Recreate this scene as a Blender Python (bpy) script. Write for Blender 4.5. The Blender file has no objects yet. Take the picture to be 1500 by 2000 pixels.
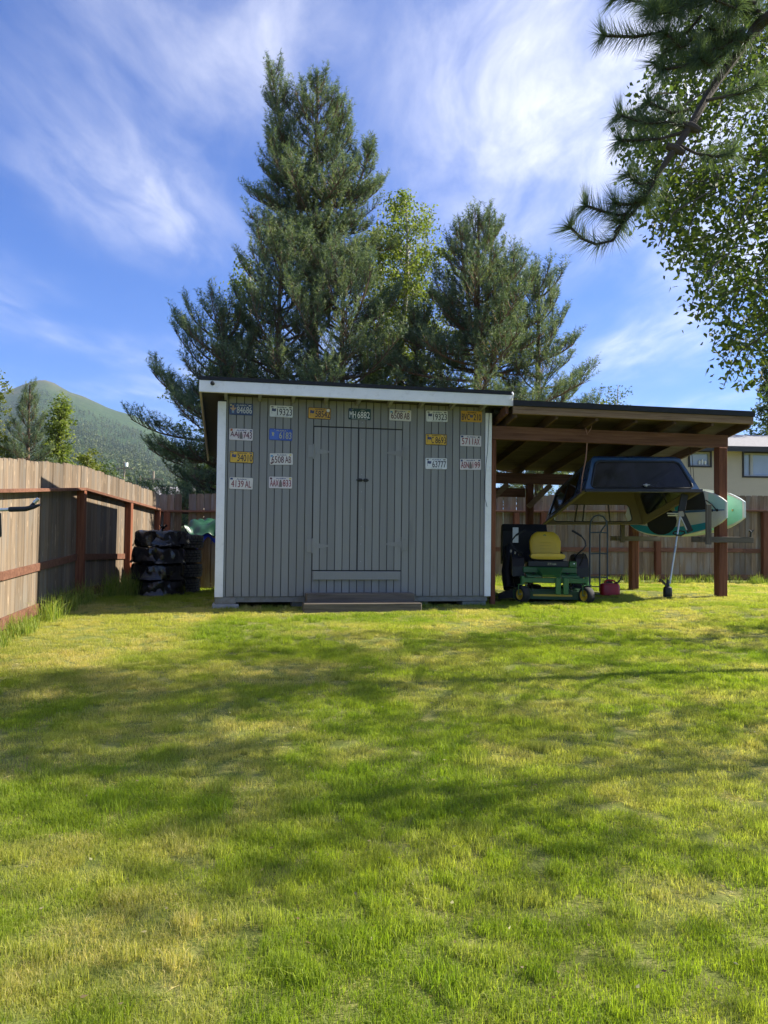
import bpy, bmesh, math, random
import numpy as np
from mathutils import Vector, Matrix, Euler

SC = bpy.context.scene
COL = SC.collection
R = math.radians
random.seed(7)

# ------------------------------------------------------------------ camera
CAM_Z = 0.95
F_PX = 1500.0                      # focal length in photo pixels (1500 x 2000)
cam_data = bpy.data.cameras.new('camera')
cam = bpy.data.objects.new('camera', cam_data)
COL.objects.link(cam)
cam_data.sensor_fit = 'VERTICAL'
cam_data.sensor_height = 36.0
cam_data.sensor_width = 27.0
cam_data.lens = 36.0 * F_PX / 2000.0
cam_data.clip_start = 0.05
cam_data.clip_end = 20000
CAM_M = Matrix.Translation((0, 0, CAM_Z)) @ Matrix.Rotation(R(90) + math.atan(46 / 1500), 4, 'X') @ Matrix.Rotation(R(0.67), 4, 'Z')
cam.matrix_world = CAM_M
SC.camera = cam

# ------------------------------------------------------------------ light
SUN_EL = R(36)
SUN_DIR = Vector((0.978 * math.cos(SUN_EL), 0.210 * math.cos(SUN_EL), math.sin(SUN_EL))).normalized()  # towards the sun
SUN_AZ = math.atan2(SUN_DIR.x, SUN_DIR.y)
sun_data = bpy.data.lights.new('sun', 'SUN')
sun_data.energy = 4.2
sun_data.angle = R(0.53)
sun_data.color = (1.0, 0.93, 0.80)
sun = bpy.data.objects.new('sun', sun_data)
COL.objects.link(sun)
sun.rotation_euler = (-SUN_DIR).to_track_quat('-Z', 'Y').to_euler()
sun.location = (20, 10, 30)

SC.view_settings.view_transform = 'Standard'
SC.view_settings.look = 'None'
SC.view_settings.exposure = 1.58
SC.view_settings.gamma = 1.0
SC.view_settings.use_curve_mapping = False
SC.render.engine = 'CYCLES'
SC.cycles.use_denoising = True
SC.cycles.max_bounces = 7
SC.cycles.diffuse_bounces = 3
SC.cycles.transparent_max_bounces = 12
SC.cycles.volume_bounces = 0

world = bpy.data.worlds.new('World')
SC.world = world
world.use_nodes = True


class NT:
    """small node-tree helper"""
    def __init__(self, tree):
        self.t = tree
        self.n = tree.nodes
        self.l = tree.links

    def node(self, typ, **kw):
        nd = self.n.new(typ)
        for k, v in kw.items():
            setattr(nd, k, v)
        return nd

    def put(self, inp, val):
        if isinstance(val, bpy.types.NodeSocket):
            self.l.new(val, inp)
        else:
            try:
                inp.default_value = val
            except Exception:
                inp.default_value = tuple(val) + (1.0,) if len(val) == 3 else val

    def math(self, op, a, b=0.0, c=0.0, clamp=False):
        nd = self.node('ShaderNodeMath', operation=op, use_clamp=clamp)
        self.put(nd.inputs[0], a)
        self.put(nd.inputs[1], b)
        self.put(nd.inputs[2], c)
        return nd.outputs[0]

    def vmath(self, op, a, b=(0, 0, 0), scale=None):
        nd = self.node('ShaderNodeVectorMath', operation=op)
        self.put(nd.inputs[0], a)
        self.put(nd.inputs[1], b)
        if scale is not None:
            self.put(nd.inputs[3], scale)
        return nd.outputs[0]

    def noise(self, vec, scale, detail=4.0, rough=0.55, dist=0.0, out=0):
        nd = self.node('ShaderNodeTexNoise')
        if vec is not None:
            self.put(nd.inputs['Vector'], vec)
        self.put(nd.inputs['Scale'], scale)
        self.put(nd.inputs['Detail'], detail)
        self.put(nd.inputs['Roughness'], rough)
        self.put(nd.inputs['Distortion'], dist)
        return nd.outputs[out]

    def mapping(self, vec, loc=(0, 0, 0), rot=(0, 0, 0), scale=(1, 1, 1)):
        nd = self.node('ShaderNodeMapping')
        self.put(nd.inputs[0], vec)
        self.put(nd.inputs[1], loc)
        self.put(nd.inputs[2], rot)
        self.put(nd.inputs[3], scale)
        return nd.outputs[0]

    def ramp(self, fac, stops):
        nd = self.node('ShaderNodeValToRGB')
        self.put(nd.inputs[0], fac)
        els = nd.color_ramp.elements
        while len(els) < len(stops):
            els.new(0.5)
        for e, (p, c) in zip(els, stops):
            e.position = p
            if not hasattr(c, '__len__'):
                c = (c, c, c)
            e.color = tuple(c) + (1.0,) if len(c) == 3 else c
        return nd.outputs[0]

    def mix(self, fac, a, b, mode='MIX'):
        nd = self.node('ShaderNodeMix', data_type='RGBA', blend_type=mode)
        self.put(nd.inputs[0], fac)
        self.put(nd.inputs[6], a)
        self.put(nd.inputs[7], b)
        return nd.outputs[2]

    def maprange(self, v, a, b, c=0.0, d=1.0, smooth=True):
        nd = self.node('ShaderNodeMapRange', interpolation_type='SMOOTHSTEP' if smooth else 'LINEAR')
        self.put(nd.inputs[0], v)
        self.put(nd.inputs[1], a)
        self.put(nd.inputs[2], b)
        self.put(nd.inputs[3], c)
        self.put(nd.inputs[4], d)
        return nd.outputs[0]


def build_world():
    w = NT(world.node_tree)
    w.n.clear()
    out = w.node('ShaderNodeOutputWorld')
    bg = w.node('ShaderNodeBackground')
    sky = w.node('ShaderNodeTexSky', sky_type='NISHITA')
    sky.sun_disc = False
    sky.sun_elevation = SUN_EL
    sky.sun_rotation = SUN_AZ
    sky.altitude = 50
    sky.air_density = 1.0
    sky.dust_density = 0.3
    sky.ozone_density = 3.0
    tc = w.node('ShaderNodeTexCoord')
    d = tc.outputs['Generated']
    sep = w.node('ShaderNodeSeparateXYZ')
    w.put(sep.inputs[0], d)
    zz = w.math('MAXIMUM', sep.outputs[2], 0.03)
    zz = w.math('ADD', zz, 0.02)
    px = w.math('DIVIDE', sep.outputs[0], zz)
    py = w.math('DIVIDE', sep.outputs[1], zz)
    cmb = w.node('ShaderNodeCombineXYZ')
    w.put(cmb.inputs[0], px)
    w.put(cmb.inputs[1], py)
    p = cmb.outputs[0]                       # point on a high cloud layer
    # wispy cirrus: warped, stretched noise
    warp = w.noise(p, 0.9, 3.0, 0.5, out=1)
    pw = w.vmath('ADD', p, w.vmath('SCALE', w.vmath('SUBTRACT', warp, (0.5, 0.5, 0.5)), scale=0.32))
    pm = w.mapping(pw, rot=(0, 0, R(28)), scale=(2.3, 0.75, 1))
    fine = w.noise(pm, 2.3, 9.0, 0.60, 0.25)
    broad = w.noise(w.mapping(pw, loc=(3.1, 1.7, 0.0), rot=(0, 0, R(-15)), scale=(1.2, 0.8, 1)), 0.9, 3.0, 0.5)

    def blob(cx, cy, rx, ry):
        q = w.vmath('MULTIPLY', w.vmath('SUBTRACT', pw, (cx, cy, 0)), (1 / rx, 1 / ry, 0))
        ln = w.node('ShaderNodeVectorMath', operation='LENGTH')
        w.put(ln.inputs[0], q)
        return w.maprange(ln.outputs[1], 1.0, 0.0)
    cov = w.math('MULTIPLY', w.maprange(broad, 0.42, 0.76), 0.5)
    for bl, k in (((0.55, 1.72, 0.80, 0.95), 1.0), ((-0.72, 2.15, 0.42, 0.85), 0.60), ((1.35, 3.5, 0.75, 1.3), 0.45), ((-0.35, 1.5, 0.45, 0.6), 0.45), ((1.1, 2.4, 0.6, 0.7), 0.6)):
        cov = w.math('ADD', cov, w.math('MULTIPLY', blob(*bl), k))
    cov = w.math('ADD', cov, w.math('MULTIPLY', w.maprange(sep.outputs[2], 0.48, 0.85), 0.6))  # added cloud towards the zenith, mostly unseen, to brighten the fill light
    cov = w.math('MINIMUM', cov, 1.25)
    m = w.math('MULTIPLY', w.maprange(fine, 0.26, 0.88), cov)
    m = w.math('ADD', m, w.math('MULTIPLY', w.math('MULTIPLY', cov, cov), 0.34))
    m = w.math('MINIMUM', m, 0.92)
    skyc = w.mix(1.0, sky.outputs[0], (0.145, 0.30, 0.60, 1.0), 'MULTIPLY')
    col = w.mix(m, skyc, (3.9, 3.95, 4.35, 1.0))
    w.put(bg.inputs[0], col)
    bg.inputs[1].default_value = 0.11
    w.l.new(bg.outputs[0], out.inputs[0])


build_world()


# ------------------------------------------------------------------ helpers
def ray(px, py):
    """direction in the world of a photo pixel"""
    v = Vector(((px - 750.0) / F_PX, (1000.0 - py) / F_PX, -1.0))
    return (CAM_M.to_3x3() @ v)


def at(px, py, Y):
    d = ray(px, py)
    return Vector((0, 0, CAM_Z)) + d * (Y / d.y)


def sstep(a, b, x):
    t = np.clip((x - a) / (b - a), 0, 1)
    return t * t * (3 - 2 * t)


def g(x, y):
    """height of the lawn"""
    x = np.asarray(x, float)
    y = np.asarray(y, float)
    q = 10.3 - y
    soft = 0.5 * (q + np.sqrt(q * q + 0.8))          # smooth max(0, q)
    z = -0.054 * soft * (1 - 0.6 * sstep(14, 60, q)) + 0.004
    z = z - 0.09 * sstep(11, 15, y) * sstep(-2.6, -4.2, x) * (1 - sstep(16, 30, y))
    z = z + 0.10 * np.exp(-((x - 5.0) ** 2 + (y - 11.7) ** 2) / (2 * 1.2 ** 2))
    z = z + 0.012 * np.sin(x * 1.7 + 0.6 * y) * np.sin(y * 1.3 - 0.4 * x) * sstep(30, 18, np.hypot(x, y)) * sstep(0.0, 2.0, 10 - y)
    return z


def gz(x, y):
    return float(g(x, y))


class MB:
    """collects shapes into one mesh"""
    def __init__(self):
        self.v = []
        self.f = []
        self.m = []

    def add(self, vs, fs, mi=0):
        o = len(self.v)
        self.v += [tuple(a) for a in vs]
        self.f += [tuple(i + o for i in f) for f in fs]
        self.m += [mi] * len(fs)
        return self

    def box(self, x0, x1, y0, y1, z0, z1, bev=0.0, M=None, mi=0):
        if bev > 0:
            b = min(bev, (x1 - x0) / 2.2, (y1 - y0) / 2.2, (z1 - z0) / 2.2)
            vs = []
            for sx in (0, 1):
                for sy in (0, 1):
                    for sz in (0, 1):
                        X = (x0, x1)[sx]; Y = (y0, y1)[sy]; Z = (z0, z1)[sz]
                        dx = b if sx == 0 else -b
                        dy = b if sy == 0 else -b
                        dz = b if sz == 0 else -b
                        vs += [(X, Y + dy, Z + dz), (X + dx, Y, Z + dz), (X + dx, Y + dy, Z)]
            def c(sx, sy, sz, k):
                return (sx * 4 + sy * 2 + sz) * 3 + k
            fs = []
            for s in (0, 1):
                q = [c(s, 0, 0, 0), c(s, 0, 1, 0), c(s, 1, 1, 0), c(s, 1, 0, 0)]
                fs.append(q if s == 0 else q[::-1])
                q = [c(0, s, 0, 1), c(1, s, 0, 1), c(1, s, 1, 1), c(0, s, 1, 1)]
                fs.append(q if s == 0 else q[::-1])
                q = [c(0, 0, s, 2), c(0, 1, s, 2), c(1, 1, s, 2), c(1, 0, s, 2)]
                fs.append(q if s == 0 else q[::-1])
            for a in (0, 1):
                for b2 in (0, 1):
                    fs.append([c(a, b2, 0, 0), c(a, b2, 1, 0), c(a, b2, 1, 1), c(a, b2, 0, 1)])
                    fs.append([c(a, 0, b2, 0), c(a, 1, b2, 0), c(a, 1, b2, 2), c(a, 0, b2, 2)])
                    fs.append([c(0, a, b2, 1), c(1, a, b2, 1), c(1, a, b2, 2), c(0, a, b2, 2)])
            for sx in (0, 1):
                for sy in (0, 1):
                    for sz in (0, 1):
                        fs.append([c(sx, sy, sz, 0), c(sx, sy, sz, 1), c(sx, sy, sz, 2)])
        else:
            vs = [(x0, y0, z0), (x1, y0, z0), (x1, y1, z0), (x0, y1, z0), (x0, y0, z1), (x1, y0, z1), (x1, y1, z1), (x0, y1, z1)]
            fs = [(0, 3, 2, 1), (4, 5, 6, 7), (0, 1, 5, 4), (1, 2, 6, 5), (2, 3, 7, 6), (3, 0, 4, 7)]
        if M is not None:
            vs = [M @ Vector(a) for a in vs]
        return self.add(vs, fs, mi)

    def bar(self, a, b, w, h, up=(0, 0, 1), mi=0, bev=0.0):
        """a rectangular bar from a to b, w across, h along up"""
        a = Vector(a); b = Vector(b)
        d = (b - a)
        L = d.length
        d.normalize()
        s = d.cross(Vector(up))
        if s.length < 1e-5:
            s = d.cross(Vector((1, 0, 0)))
        s.normalize()
        u = s.cross(d).normalized()
        M = Matrix(((d.x, s.x, u.x, a.x), (d.y, s.y, u.y, a.y), (d.z, s.z, u.z, a.z), (0, 0, 0, 1)))
        return self.box(0, L, -w / 2, w / 2, -h / 2, h / 2, bev, M, mi)

    def tube(self, pts, rad, n=8, cap=True, mi=0):
        pts = [Vector(p) for p in pts]
        if not hasattr(rad, '__len__'):
            rad = [rad] * len(pts)
        vs = []
        ref = None
        for i, p in enumerate(pts):
            t = (pts[min(i + 1, len(pts) - 1)] - pts[max(i - 1, 0)])
            if t.length < 1e-9:
                t = Vector((0, 0, 1))
            t.normalize()
            if ref is None:
                ref = t.cross(Vector((0.13, 0.31, 0.94)))
                if ref.length < 0.05:
                    ref = t.cross(Vector((1, 0, 0)))
            ref = (ref - t * ref.dot(t))
            ref.normalize()
            b = t.cross(ref)
            for k in range(n):
                a = 2 * math.pi * k / n
                vs.append(p + (ref * math.cos(a) + b * math.sin(a)) * rad[i])
        fs = []
        for i in range(len(pts) - 1):
            for k in range(n):
                k2 = (k + 1) % n
                fs.append((i * n + k, i * n + k2, (i + 1) * n + k2, (i + 1) * n + k))
        if cap:
            fs.append(tuple(range(n))[::-1])
            fs.append(tuple((len(pts) - 1) * n + k for k in range(n)))
        return self.add(vs, fs, mi)

    def lathe(self, prof, n=24, M=None, mi=0, closed=False):
        """prof: (radius, height) pairs turned about local z"""
        vs = []
        for (r, h) in prof:
            for k in range(n):
                a = 2 * math.pi * k / n
                vs.append(Vector((r * math.cos(a), r * math.sin(a), h)))
        if M is not None:
            vs = [M @ v for v in vs]
        fs = []
        m = len(prof)
        for i in range(m if closed else m - 1):
            j = (i + 1) % m
            for k in range(n):
                k2 = (k + 1) % n
                fs.append((i * n + k, i * n + k2, j * n + k2, j * n + k))
        return self.add(vs, fs, mi)

    def prism(self, poly, h0, h1, M=None, mi=0):
        """poly in xy extruded h0..h1 along z"""
        n = len(poly)
        vs = [Vector((x, y, h0)) for x, y in poly] + [Vector((x, y, h1)) for x, y in poly]
        if M is not None:
            vs = [M @ v for v in vs]
        fs = [tuple(range(n))[::-1], tuple(range(n, 2 * n))]
        for k in range(n):
            k2 = (k + 1) % n
            fs.append((k, k2, n + k2, n + k))
        return self.add(vs, fs, mi)

    def mesh(self, name, mats=(), smooth=False):
        me = bpy.data.meshes.new(name)
        me.from_pydata(self.v, [], self.f)
        for m in (mats if isinstance(mats, (list, tuple)) else [mats]):
            me.materials.append(m)
        if any(self.m):
            me.polygons.foreach_set('material_index', self.m)
        bm = bmesh.new()
        bm.from_mesh(me)
        bmesh.ops.recalc_face_normals(bm, faces=bm.faces)
        bm.to_mesh(me)
        bm.free()
        if smooth:
            me.shade_smooth()
            try:
                me.set_sharp_from_angle(angle=R(38))
            except Exception:
                pass
        me.update()
        return me

    def obj(self, name, mats, parent=None, loc=(0, 0, 0), rot=(0, 0, 0), smooth=False):
        return link(name, self.mesh(name, mats, smooth), parent, loc, rot)


def link(name, me, parent=None, loc=(0, 0, 0), rot=(0, 0, 0)):
    o = bpy.data.objects.new(name, me)
    COL.objects.link(o)
    o.parent = parent
    o.location = loc
    o.rotation_euler = rot
    return o


def tag(o, label=None, cat=None, group=None, kind=None):
    if label:
        o['label'] = label
    if cat:
        o['category'] = cat
    if group:
        o['group'] = group
    if kind:
        o['kind'] = kind
    return o


def thing(name, label, cat, loc=(0, 0, 0), rotz=0.0, group=None, rot=None):
    o = bpy.data.objects.new(name, None)
    COL.objects.link(o)
    o.empty_display_size = 0.2
    o.location = loc
    o.rotation_euler = rot if rot is not None else (0, 0, rotz)
    return tag(o, label, cat, group)


def np_mesh(name, V, F, mat, tint=None):
    """triangle mesh from arrays; tint is a float per vertex"""
    me = bpy.data.meshes.new(name)
    n, m = len(V), len(F)
    me.vertices.add(n)
    me.vertices.foreach_set('co', np.ascontiguousarray(V, np.float32).ravel())
    me.loops.add(m * 3)
    me.polygons.add(m)
    me.loops.foreach_set('vertex_index', np.ascontiguousarray(F, np.int32).ravel())
    me.polygons.foreach_set('loop_start', np.arange(m, dtype=np.int32) * 3)
    me.update(calc_edges=True)
    if tint is not None:
        a = me.attributes.new('tint', 'FLOAT', 'POINT')
        a.data.foreach_set('value', np.ascontiguousarray(tint, np.float32))
    me.materials.append(mat)
    return me


# ------------------------------------------------------------------ materials
def mat_new(name):
    m = bpy.data.materials.new(name)
    m.use_nodes = True
    t = NT(m.node_tree)
    b = t.n['Principled BSDF']
    return m, t, b


def coords(t, rand=True):
    tc = t.node('ShaderNodeTexCoord')
    v = tc.outputs['Object']
    oi = t.node('ShaderNodeObjectInfo')
    if rand:
        off = t.vmath('SCALE', (37.0, 53.0, 71.0), scale=oi.outputs['Random'])
        v = t.vmath('ADD', v, off)
    return v, oi.outputs['Random']


def bump(t, b, h, strength=0.4, dist=0.01):
    bp = t.node('ShaderNodeBump')
    t.put(bp.inputs['Strength'], strength)
    t.put(bp.inputs['Distance'], dist)
    t.put(bp.inputs['Height'], h)
    t.l.new(bp.outputs[0], b.inputs['Normal'])


def paint(name, col, rough=0.5, var=0.12, scale=6.0, metal=0.0, bumps=0.0, spec=0.5, coat=0.0, dirt=None, dirt_amt=0.5):
    m, t, b = mat_new(name)
    v, rnd = coords(t)
    n = t.noise(v, scale, 5.0, 0.6)
    k = t.maprange(n, 0.25, 0.75, 1 - var, 1 + var, False)
    c = t.mix(1.0, tuple(col) + (1,), k, 'MULTIPLY')
    if dirt is not None:
        dn = t.maprange(t.noise(v, scale * 2.3, 7.0, 0.7, 0.4), 0.52, 0.72)
        c = t.mix(t.math('MULTIPLY', dn, dirt_amt), c, tuple(dirt) + (1,))
    t.put(b.inputs['Base Color'], c)
    b.inputs['Roughness'].default_value = rough
    t.put(b.inputs['Roughness'], t.maprange(n, 0.3, 0.7, max(0, rough - 0.08), min(1, rough + 0.08), False))
    b.inputs['Metallic'].default_value = metal
    b.inputs['Specular IOR Level'].default_value = spec
    b.inputs['Coat Weight'].default_value = coat
    if bumps:
        bump(t, b, t.noise(v, scale * 8, 4.0, 0.6), bumps, 0.004)
    return m


def wood(name, light, mid, dark, axis='z', rough=0.8, rvar=0.25, fleck=0.0, grain=1.0, gray=None, bumps=0.5):
    m, t, b = mat_new(name)
    v, rnd = coords(t)
    lo, hi = 1.4 * grain, 26.0 * grain
    sc = {'x': (lo, hi, hi), 'y': (hi, lo, hi), 'z': (hi, hi, lo)}[axis]
    vm = t.mapping(v, scale=sc)
    n1 = t.noise(vm, 1.0, 6.0, 0.65, 0.6)
    c = t.ramp(n1, [(0.28, dark), (0.5, mid), (0.74, light)])
    sc2 = {'x': (1.2, 7, 7), 'y': (7, 1.2, 7), 'z': (7, 7, 1.2)}[axis]
    n2 = t.noise(t.mapping(v, scale=sc2), 1.0, 4.0, 0.55)
    if gray is not None:
        c = t.mix(t.maprange(n2, 0.42, 0.68), c, tuple(gray) + (1,))
    if fleck > 0:
        sc3 = {'x': (5, 22, 22), 'y': (22, 5, 22), 'z': (22, 22, 5)}[axis]
        n3 = t.noise(t.mapping(v, scale=sc3), 1.0, 2.0, 0.5)
        c = t.mix(t.math('MULTIPLY', t.maprange(n3, 0.66, 0.72), fleck), c, tuple(min(1, 1.55 * x) for x in light) + (1,))
    k = t.maprange(rnd, 0, 1, 1 - rvar, 1 + rvar * 0.7, False)
    c = t.mix(1.0, c, k, 'MULTIPLY')
    t.put(b.inputs['Base Color'], c)
    b.inputs['Roughness'].default_value = rough
    b.inputs['Specular IOR Level'].default_value = 0.25
    bump(t, b, n1, bumps, 0.004)
    return m


MT = {}
MT['cedar'] = wood('cedar_board', (0.27, 0.20, 0.135), (0.19, 0.14, 0.094), (0.095, 0.069, 0.047), 'z', rvar=0.32, fleck=0.75, gray=(0.175, 0.148, 0.118))
MT['cedar_old'] = wood('weathered_cedar_board', (0.29, 0.205, 0.13), (0.21, 0.145, 0.09), (0.11, 0.075, 0.048), 'z', rvar=0.3, fleck=0.25, gray=(0.235, 0.20, 0.165))
MT['stain'] = wood('redwood_stain', (0.25, 0.10, 0.052), (0.18, 0.066, 0.034), (0.095, 0.033, 0.018), 'z', rvar=0.18, bumps=0.35)
MT['stain_x'] = wood('redwood_stain_rail', (0.225, 0.112, 0.070), (0.16, 0.073, 0.045), (0.085, 0.039, 0.025), 'x', rvar=0.18, bumps=0.35)
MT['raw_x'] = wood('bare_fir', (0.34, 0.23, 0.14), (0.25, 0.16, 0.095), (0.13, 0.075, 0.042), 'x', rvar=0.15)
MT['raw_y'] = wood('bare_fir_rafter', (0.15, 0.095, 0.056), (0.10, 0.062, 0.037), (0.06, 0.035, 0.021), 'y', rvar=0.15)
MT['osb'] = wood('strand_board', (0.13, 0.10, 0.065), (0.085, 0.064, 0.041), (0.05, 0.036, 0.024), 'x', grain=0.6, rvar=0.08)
MT['grey_wood'] = wood('grey_weathered_timber', (0.19, 0.16, 0.125), (0.135, 0.112, 0.086), (0.075, 0.06, 0.046), 'x', rvar=0.15)
MT['grey_wood_z'] = wood('grey_weathered_upright', (0.22, 0.19, 0.15), (0.15, 0.125, 0.10), (0.08, 0.065, 0.05), 'z', rvar=0.15)


def siding_mat():
    m, t, b = mat_new('grey_siding_paint')
    v, rnd = coords(t)
    n = t.noise(t.mapping(v, scale=(90, 90, 2.2)), 1.0, 5.0, 0.6)
    n2 = t.noise(v, 1.6, 4.0, 0.55)
    c = t.ramp(n, [(0.2, (0.228, 0.227, 0.211)), (0.8, (0.268, 0.267, 0.249))])
    c = t.mix(t.maprange(n2, 0.4, 0.8, 0, 0.35), c, (0.25, 0.242, 0.218, 1))
    chip = t.maprange(t.noise(v, 38.0, 3.0, 0.5), 0.76, 0.79)
    c = t.mix(t.math('MULTIPLY', chip, 0.5), c, (0.34, 0.31, 0.26, 1))
    k = t.maprange(rnd, 0, 1, 0.90, 1.09, False)
    c = t.mix(1.0, c, k, 'MULTIPLY')
    geo = t.node('ShaderNodeNewGeometry')
    sp_ = t.node('ShaderNodeSeparateXYZ')
    t.put(sp_.inputs[0], geo.outputs['Position'])
    mud = t.math('SUBTRACT', t.noise(geo.outputs['Position'], 14.0, 6.0, 0.7), t.math('MULTIPLY', t.math('SUBTRACT', sp_.outputs[2], 0.12), 1.5))
    c = t.mix(t.maprange(mud, 0.40, 0.75, 0, 0.6), c, (0.16, 0.135, 0.095, 1))
    drip = t.noise(t.mapping(geo.outputs['Position'], scale=(9, 9, 0.8)), 1.0, 5.0, 0.6)
    c = t.mix(t.maprange(drip, 0.60, 0.78, 0, 0.4), c, (0.135, 0.135, 0.125, 1))
    t.put(b.inputs['Base Color'], c)
    b.inputs['Roughness'].default_value = 0.62
    b.inputs['Specular IOR Level'].default_value = 0.35
    bump(t, b, n, 0.35, 0.003)
    return m


MT['siding'] = siding_mat()
MT['siding_in'] = paint('grey_groove_paint', (0.05, 0.05, 0.048), 0.8)
MT['white'] = paint('white_trim_paint', (0.87, 0.86, 0.84), 0.5, 0.06, 5.0, bumps=0.15, dirt=(0.45, 0.42, 0.36), dirt_amt=0.25)
MT['tan_trim'] = paint('tan_trim_paint', (0.42, 0.37, 0.30), 0.6, 0.1)
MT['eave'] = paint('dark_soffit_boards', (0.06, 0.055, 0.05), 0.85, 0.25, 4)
MT['roofing'] = paint('black_roofing', (0.016, 0.018, 0.024), 0.85, 0.3, 20, bumps=0.4)
MT['black'] = paint('black_paint', (0.012, 0.012, 0.013), 0.45, 0.2)
MT['black_matte'] = paint('black_rubber', (0.018, 0.018, 0.019), 0.8, 0.25, 14, bumps=0.2)
MT['tread'] = paint('dusty_tyre_rubber', (0.105, 0.095, 0.082), 0.85, 0.35, 12, bumps=0.3)
MT['steel'] = paint('dull_steel', (0.42, 0.42, 0.41), 0.38, 0.12, 9, metal=0.85)
MT['alu'] = paint('brushed_silver', (0.62, 0.62, 0.60), 0.35, 0.08, 9, metal=0.6)
MT['concrete'] = paint('concrete', (0.30, 0.30, 0.29), 0.9, 0.18, 12, bumps=0.5)
MT['bolt'] = paint('dark_bolt', (0.02, 0.02, 0.022), 0.4, 0.1)
MT['rope'] = paint('faded_red_rope', (0.36, 0.19, 0.16), 0.9, 0.2, 30)
MT['red'] = paint('red_plastic', (0.42, 0.018, 0.02), 0.4, 0.12, 8)
MT['green'] = paint('mower_green', (0.022, 0.115, 0.030), 0.36, 0.12, 6, coat=0.2, dirt=(0.06, 0.08, 0.03), dirt_amt=0.5)
MT['green_dark'] = paint('deck_green', (0.012, 0.06, 0.018), 0.5, 0.2, 8, dirt=(0.06, 0.06, 0.03), dirt_amt=0.5)
MT['yellow'] = paint('seat_yellow', (0.72, 0.47, 0.03), 0.45, 0.06, 5)
MT['yellow_rim'] = paint('rim_yellow', (0.60, 0.40, 0.03), 0.4, 0.1, 8)
MT['blue_shell'] = paint('deep_blue_gelcoat', (0.022, 0.075, 0.165), 0.30, 0.12, 4, coat=0.4)
MT['tan_shell'] = paint('tan_lining', (0.15, 0.118, 0.068), 0.7, 0.1, 6)
MT['truck_blue'] = paint('faded_blue_steel', (0.05, 0.075, 0.10), 0.5, 0.2, 10)
MT['stucco'] = paint('tan_stucco', (0.52, 0.43, 0.31), 0.9, 0.05, 3, bumps=0.2)
MT['dark_trim'] = paint('dark_brown_trim', (0.028, 0.024, 0.022), 0.6, 0.15)
MT['light_frame'] = paint('pale_window_frame', (0.42, 0.40, 0.36), 0.5, 0.08)
MT['shingle'] = paint('grey_shingle', (0.26, 0.25, 0.25), 0.9, 0.3, 9, bumps=0.5)
MT['blue_tarp'] = paint('blue_tarp', (0.03, 0.06, 0.42), 0.38, 0.12, 5)
MT['green_tarp'] = paint('green_tarp', (0.012, 0.062, 0.034), 0.40, 0.2, 6, bumps=0.6)
MT['plastic'] = paint('black_plastic_bag', (0.010, 0.010, 0.011), 0.20, 0.1, 4, spec=0.6, bumps=1.0)
MT['bark'] = paint('brown_bark', (0.12, 0.078, 0.05), 0.95, 0.4, 7, bumps=0.8)
MT['pine_bark'] = paint('orange_pine_bark', (0.17, 0.095, 0.055), 0.95, 0.35, 7, bumps=0.8)
MT['birch_bark'] = paint('pale_birch_bark', (0.46, 0.42, 0.36), 0.8, 0.2, 5, dirt=(0.05, 0.045, 0.04), dirt_amt=0.8)
MT['dark_bark'] = paint('dark_bough_bark', (0.060, 0.045, 0.035), 0.95, 0.35, 14, bumps=0.9)
MT['twig'] = paint('grey_brown_twig', (0.085, 0.065, 0.05), 0.9, 0.3, 10)
MT['pole'] = paint('utility_pole_wood', (0.24, 0.20, 0.155), 0.9, 0.2, 3)


def glass(name, tint, amount, rough=0.08):
    m, t, b = mat_new(name)
    t.n.remove(b)
    out = t.n['Material Output']
    tr = t.node('ShaderNodeBsdfTransparent')
    tr.inputs[0].default_value = tuple(tint) + (1,)
    gl = t.node('ShaderNodeBsdfGlossy')
    gl.inputs['Roughness'].default_value = rough
    lw = t.node('ShaderNodeLayerWeight')
    lw.inputs[0].default_value = 0.5
    k = t.math('ADD', t.math('MULTIPLY', t.math('POWER', lw.outputs['Facing'], 4.0), 0.7 * amount), 0.045)
    mx = t.node('ShaderNodeMixShader')
    t.put(mx.inputs[0], k)
    t.l.new(tr.outputs[0], mx.inputs[1])
    t.l.new(gl.outputs[0], mx.inputs[2])
    t.l.new(mx.outputs[0], out.inputs[0])
    return m


MT['tint_glass'] = glass('dark_tinted_glass', (0.025, 0.03, 0.03), 1.0)
MT['clear_glass'] = glass('clear_glass', (0.82, 0.86, 0.84), 1.0)
MT['house_glass'] = paint('house_window_glass', (0.30, 0.34, 0.40), 0.08, 0.15, 1.2, spec=1.0)


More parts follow.
